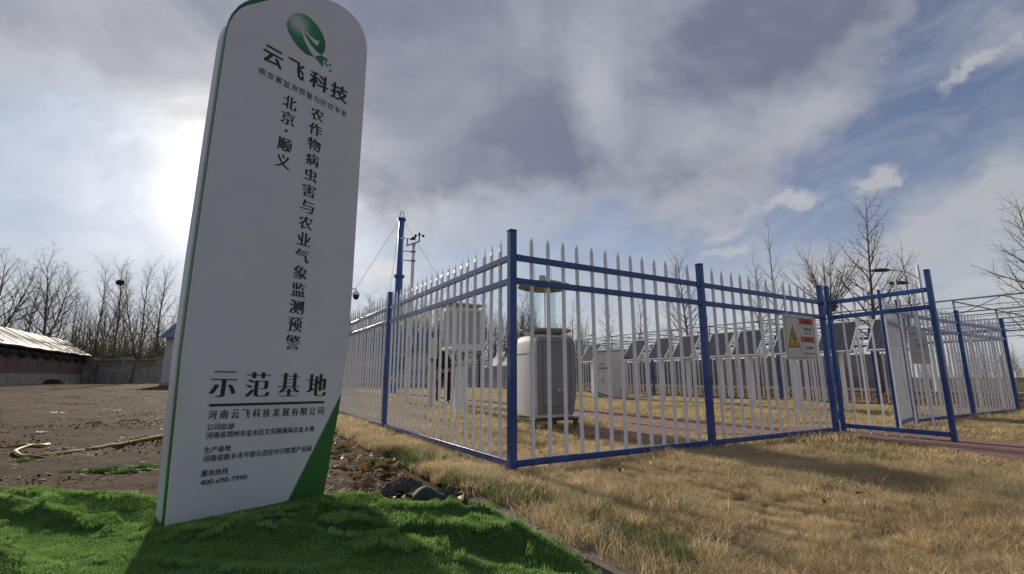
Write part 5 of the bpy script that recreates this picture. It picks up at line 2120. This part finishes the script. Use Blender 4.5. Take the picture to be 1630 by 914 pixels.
def G2(px, Y, z=0.0):
    """ground point under image column px at distance Y"""
    return np.array([(px - 815) / F / 1.0178 * Y, Y, z])


tallA = tree_meshes(21, 18, .20, 3, 3, (24, 8, 5), (.36, .42, .45), (42, 42, 40), (.30, .25, .2), (0, .05, .02), (.03, .08, .14), lambda t: 1.15 - .75 * t, minr=.0055)
tallB = tree_meshes(22, 18, .17, 3, 3, (24, 8, 5), (.26, .42, .45), (30, 38, 40), (.22, .25, .2), (0, .06, .02), (.025, .07, .13), lambda t: 1.1 - .6 * t, fork=1, minr=.007)
wideA = tree_meshes(23, 16, .24, 3, 3, (18, 9, 5), (.50, .42, .42), (40, 42, 42), (.28, .2, .2), (0, .05, .02), (.04, .09, .14), lambda t: 1.15 - .75 * t, fork=1, minr=.007)
first = {}
left_trees = [
    ('wide', -30, 62, 17.0, 0.3, 'tall bare tree cut by the left edge of the picture'),
    ('wide', 62, 66, 17.5, 1.3, 'broad bare tree with the widest crown above the brick shed'),
    ('tallB', 148, 66, 17.0, 0.5, 'tall bare tree with twin stems right above the end of the brick shed'),
    ('tallA', 178, 67, 17.2, 2.3, 'tall slender bare tree with a dark bird nest in its crown'),
    ('tallB', 214, 67, 17.5, 3.0, 'tall bare tree just right of the one with the nest'),
    ('tallA', 243, 68, 17.0, 4.4, 'tall bare tree nearest the left edge of the tall sign'),
    ('tallA', 30, 70, 16.0, 5.1, 'thin bare tree between the two broad ones on the far left'),
    ('tallB', 108, 72, 14.5, 1.1, 'shorter bare tree between the broad crown and the twin stemmed tree'),
]
ms_ = {'wide': wideA, 'tallA': tallA, 'tallB': tallB}
hs_ = {'wide': 16, 'tallA': 18, 'tallB': 18}
for kind, px, Y, H, rz, lb_ in left_trees:
    p = G2(px, Y, .05)
    sc_ = H / hs_[kind] * .93
    if kind not in first:
        first[kind] = tree_proto('bare_tree', lb_, 'tree', 'bare trees behind the boundary wall', ms_[kind], p, rz, sc_)
    else:
        dup(first[kind], p, rz, lb_, sc_)
# nest
p = D(191, 450, 67.5)
nb = MB()
rr = np.random.default_rng(9)
for k in range(240):
    v = rr.normal(0, 1, 3); v /= np.linalg.norm(v); c0 = v * rr.uniform(.15, .45) * [1, 1, .8]
    tv = np.cross(v, rr.normal(0, 1, 3)); tv /= np.linalg.norm(tv)
    nb.bar(c0 - tv * .3, c0 + tv * .3, .035, .035)
nb.ball((0, 0, 0), (.36, .36, .3), 6)
o = nb.build('bird_nest', mat('nest_twigs', (.05, .04, .03), .95, .3, 8)); o.location = tuple(p)
tag(o, 'dark twig bird nest high in a bare tree', 'nest')
# leaning tree in front of the wall
lean = tree_meshes(31, 9, .13, 3, 3, (16, 6, 4), (.36, .45, .45), (40, 42, 40), (.35, .2, .2), (0, .06, .02), (.05, .09, .14), lambda t: 1.1 - .6 * t, minr=.008, curve=.16)
tree_proto('bare_tree', 'slim dark tree leaning right in front of the boundary wall', 'tree', None, lean, D(207, 610, 51) * [1, 1, 0] + [0, 0, .05], 0.0, 1.0)

# right hand trees
gk = tree_meshes(41, 8.5, .105, 3, 3, (32, 7, 4), (.35, .40, .42), (58, 42, 40), (.26, .15, .2), (0, .075, .03), (.02, .07, .12), lambda t: 1.2 - .85 * t, minr=.0032)
gk2 = tree_meshes(42, 8.0, .09, 3, 3, (24, 7, 5), (.31, .40, .42), (50, 42, 40), (.25, .15, .2), (0, .07, .03), (.03, .07, .12), lambda t: 1.1 - .7 * t, minr=.0032)
gk3 = tree_meshes(43, 8.0, .08, 3, 3, (16, 5, 4), (.22, .40, .42), (42, 40, 40), (.35, .15, .2), (0, .07, .03), (.02, .07, .12), lambda t: 1.1 - .6 * t, minr=.0032)


def pollard(seed):
    rng = np.random.default_rng(seed)
    tk, cr = MB(), MB()
    tk.tube([(0, 0, -.1), (.03, 0, 2), (.0, .03, 3.6)], [.13, .11, .10], 8)
    for k in range(26):
        a = k * 2.4; el = rng.uniform(.6, 1.45)
        d = np.array([math.cos(a) * math.cos(el), math.sin(a) * math.cos(el), math.sin(el)])
        L = rng.uniform(1.6, 2.9); p = np.array([0, 0, 3.5]) + d * .1
        pts = [p]
        for i in range(4):
            d = d + rng.normal(0, .06, 3) + [0, 0, .06]; d /= np.linalg.norm(d)
            pts.append(pts[-1] + d * L / 4)
        cr.tube(pts, [.028, .022, .016, .010, .004], 4)
        for q in range(6):
            i = rng.integers(1, 4); dd = d + rng.normal(0, .45, 3); dd /= np.linalg.norm(dd)
            cr.tube([pts[i], pts[i] + dd * L * .2, pts[i] + dd * L * .36 + [0, 0, .08]], [.010, .008, .004], 3)
    for k in range(120):
        v = rng.normal(0, 1, 3); v /= np.linalg.norm(v)
        c0 = np.array([0, 0, 3.62]) + v * np.array([.30, .30, .20]) * rng.uniform(.4, 1)
        tv = np.cross(v, rng.normal(0, 1, 3)); tv /= np.linalg.norm(tv)
        cr.bar(c0 - tv * .16, c0 + tv * .16, .02, .02)
    return tk.mesh('trunk', BARK, True), cr.mesh('crown', TWIG)


GT = 'bare trees along the road'
t1 = tree_proto('bare_tree', 'tallest bare tree with tiered branches above the open gate', 'tree', GT, gk, G2(1402, 21.3), .4, 1.0)
dup(t1, G2(1672, 17.5), 2.0, 'bare tree with tiered branches cut by the right edge of the picture', .86)
dup(t1, G2(1100, 30), 3.9, 'bare tree rising beside the middle blue fence post', .98)
t2 = tree_proto('bare_tree', 'slender bare tree behind the panel just left of the hazard plate', 'tree', GT, gk2, G2(1210, 29), 1.4, .95)
dup(t2, G2(1478, 27), 4.2, 'bare tree right behind the street lamp with two heads', .98)
dup(t2, G2(1022, 42), 2.2, 'bare tree behind the panels nearest the white control cabinet', .92)
dup(t2, G2(975, 45), 5.0, 'bare tree rising above the white control cabinet', .95)
t3 = tree_proto('bare_tree', 'thin upright bare tree above the hazard plate', 'tree', GT, gk3, G2(1244, 25.5), .2, 1.05)
dup(t3, G2(912, 44), 1.7, 'small bare tree just right of the glass panes of the trap', .95)
dup(t3, G2(1068, 50), 3.1, 'faint thin bare tree left of the middle blue fence post', .9)
dup(t3, G2(940, 60), 4.1, 'distant bare tree above the panel beside the grey trap', .95)
tree_proto('pollard_tree', 'pollarded tree with a thick twiggy knot above the gate post', 'tree', None, pollard(5), G2(1334, 21.8), .3, 1.08)

# far woods: nobody could count them
wood_m = []
for k in range(3):
    a, b_ = tree_meshes(60 + k, 11, .10, 2, 2, (18, 6, 3), (.30, .42, .45), (34, 40, 40), (.15, .2, .2), (0, .06, .02), (.03, .09, .14), lambda t: 1.15 - .7 * t, minr=.012)
    me = bpy.data.meshes.new('wood_tree')
    va = [v.co[:] for v in a.vertices]; vb = [v.co[:] for v in b_.vertices]
    me.from_pydata(va + vb, [], [tuple(p.vertices) for p in a.polygons] + [tuple(i + len(va) for i in p.vertices) for p in b_.polygons])
    me.materials.append(BARKD)
    wood_m.append(me)
SPRING = blade_mat('spring_leaf', (.13, .145, .04), (.24, .24, .085), (.09, .105, .035), .5, .25)
leafm = []
for k in range(3):
    rr = np.random.default_rng(80 + k)
    mb = MB()
    for i in range(10):
        pts = [np.array([rr.normal(0, .5), rr.normal(0, .5), -.1])]
        d = np.array([rr.normal(0, .18), rr.normal(0, .18), 1.0])
        for q in range(4):
            d = d + rr.normal(0, .12, 3); d /= np.linalg.norm(d); pts.append(pts[-1] + d * rr.uniform(.9, 1.6))
        mb.tube(pts, [.045, .035, .028, .02, .01], 3, 1)
        for q in range(40):
            i0 = rr.integers(1, 5); c0 = pts[i0] + rr.normal(0, .55, 3)
            s = rr.uniform(.04, .10); a = rr.normal(0, 1, 3); a /= np.linalg.norm(a); b_ = np.cross(a, rr.normal(0, 1, 3)); b_ /= np.linalg.norm(b_)
            mb.add([c0 - a * s, c0 + b_ * s * .6, c0 + a * s, c0 - b_ * s * .6], [(0, 1, 2, 3)], 0)
    leafm.append(mb.mesh('thicket', [SPRING, BARKD]))
rr = np.random.default_rng(91)
P, S, I = [], [], []
for k in range(120):
    px = rr.uniform(-160, 330); Y = rr.uniform(61, 84)
    P.append(G2(px, Y)); S.append(rr.uniform(.55, 1.12)); I.append(rr.integers(0, 3))
scatter('left_wood', P, np.c_[np.zeros((120, 2)), rr.random(120) * 6.28], S, I, wood_m, 'dense grey wood of thin bare stems behind the boundary wall', 'wood')
P, S, I = [], [], []
for k in range(230):
    px = rr.uniform(-160, 330); Y = rr.uniform(60, 80)
    P.append(G2(px, Y)); S.append(rr.uniform(.5, 1.3) * (1.0 if rr.random() < .85 else 1.4)); I.append(rr.integers(0, 3))
scatter('left_thicket', P, np.c_[np.zeros((230, 2)), rr.random(230) * 6.28], S, I, leafm, 'undergrowth coming into pale green leaf behind the boundary wall', 'undergrowth')
P, S, I = [], [], []
for k in range(300):
    px = rr.uniform(470, 930); Y = rr.uniform(64, 95)
    P.append(G2(px, Y)); S.append(rr.uniform(.75, 1.15) * (1.0 if px < 860 else .75)); I.append(rr.integers(0, 3))
for k in range(170):
    px = rr.uniform(900, 1750); Y = rr.uniform(80, 120)
    P.append(G2(px, Y)); S.append(rr.uniform(.35, .75)); I.append(rr.integers(0, 3))
scatter('far_wood', P, np.c_[np.zeros((470, 2)), rr.random(470) * 6.28], S, I, wood_m, 'far belt of thin bare trees along the horizon behind the compound', 'wood')
P, S, I = [], [], []
for k in range(60):
    px = rr.uniform(540, 930); Y = rr.uniform(60, 80)
    P.append(G2(px, Y)); S.append(rr.uniform(.4, .8)); I.append(rr.integers(0, 3))
for k in range(60):
    px = rr.uniform(1000, 1750); Y = rr.uniform(75, 110)
    P.append(G2(px, Y)); S.append(rr.uniform(.3, .6)); I.append(rr.integers(0, 3))
scatter('far_thicket', P, np.c_[np.zeros((120, 2)), rr.random(120) * 6.28], S, I, leafm, 'low pale green undergrowth at the foot of the far trees', 'undergrowth')
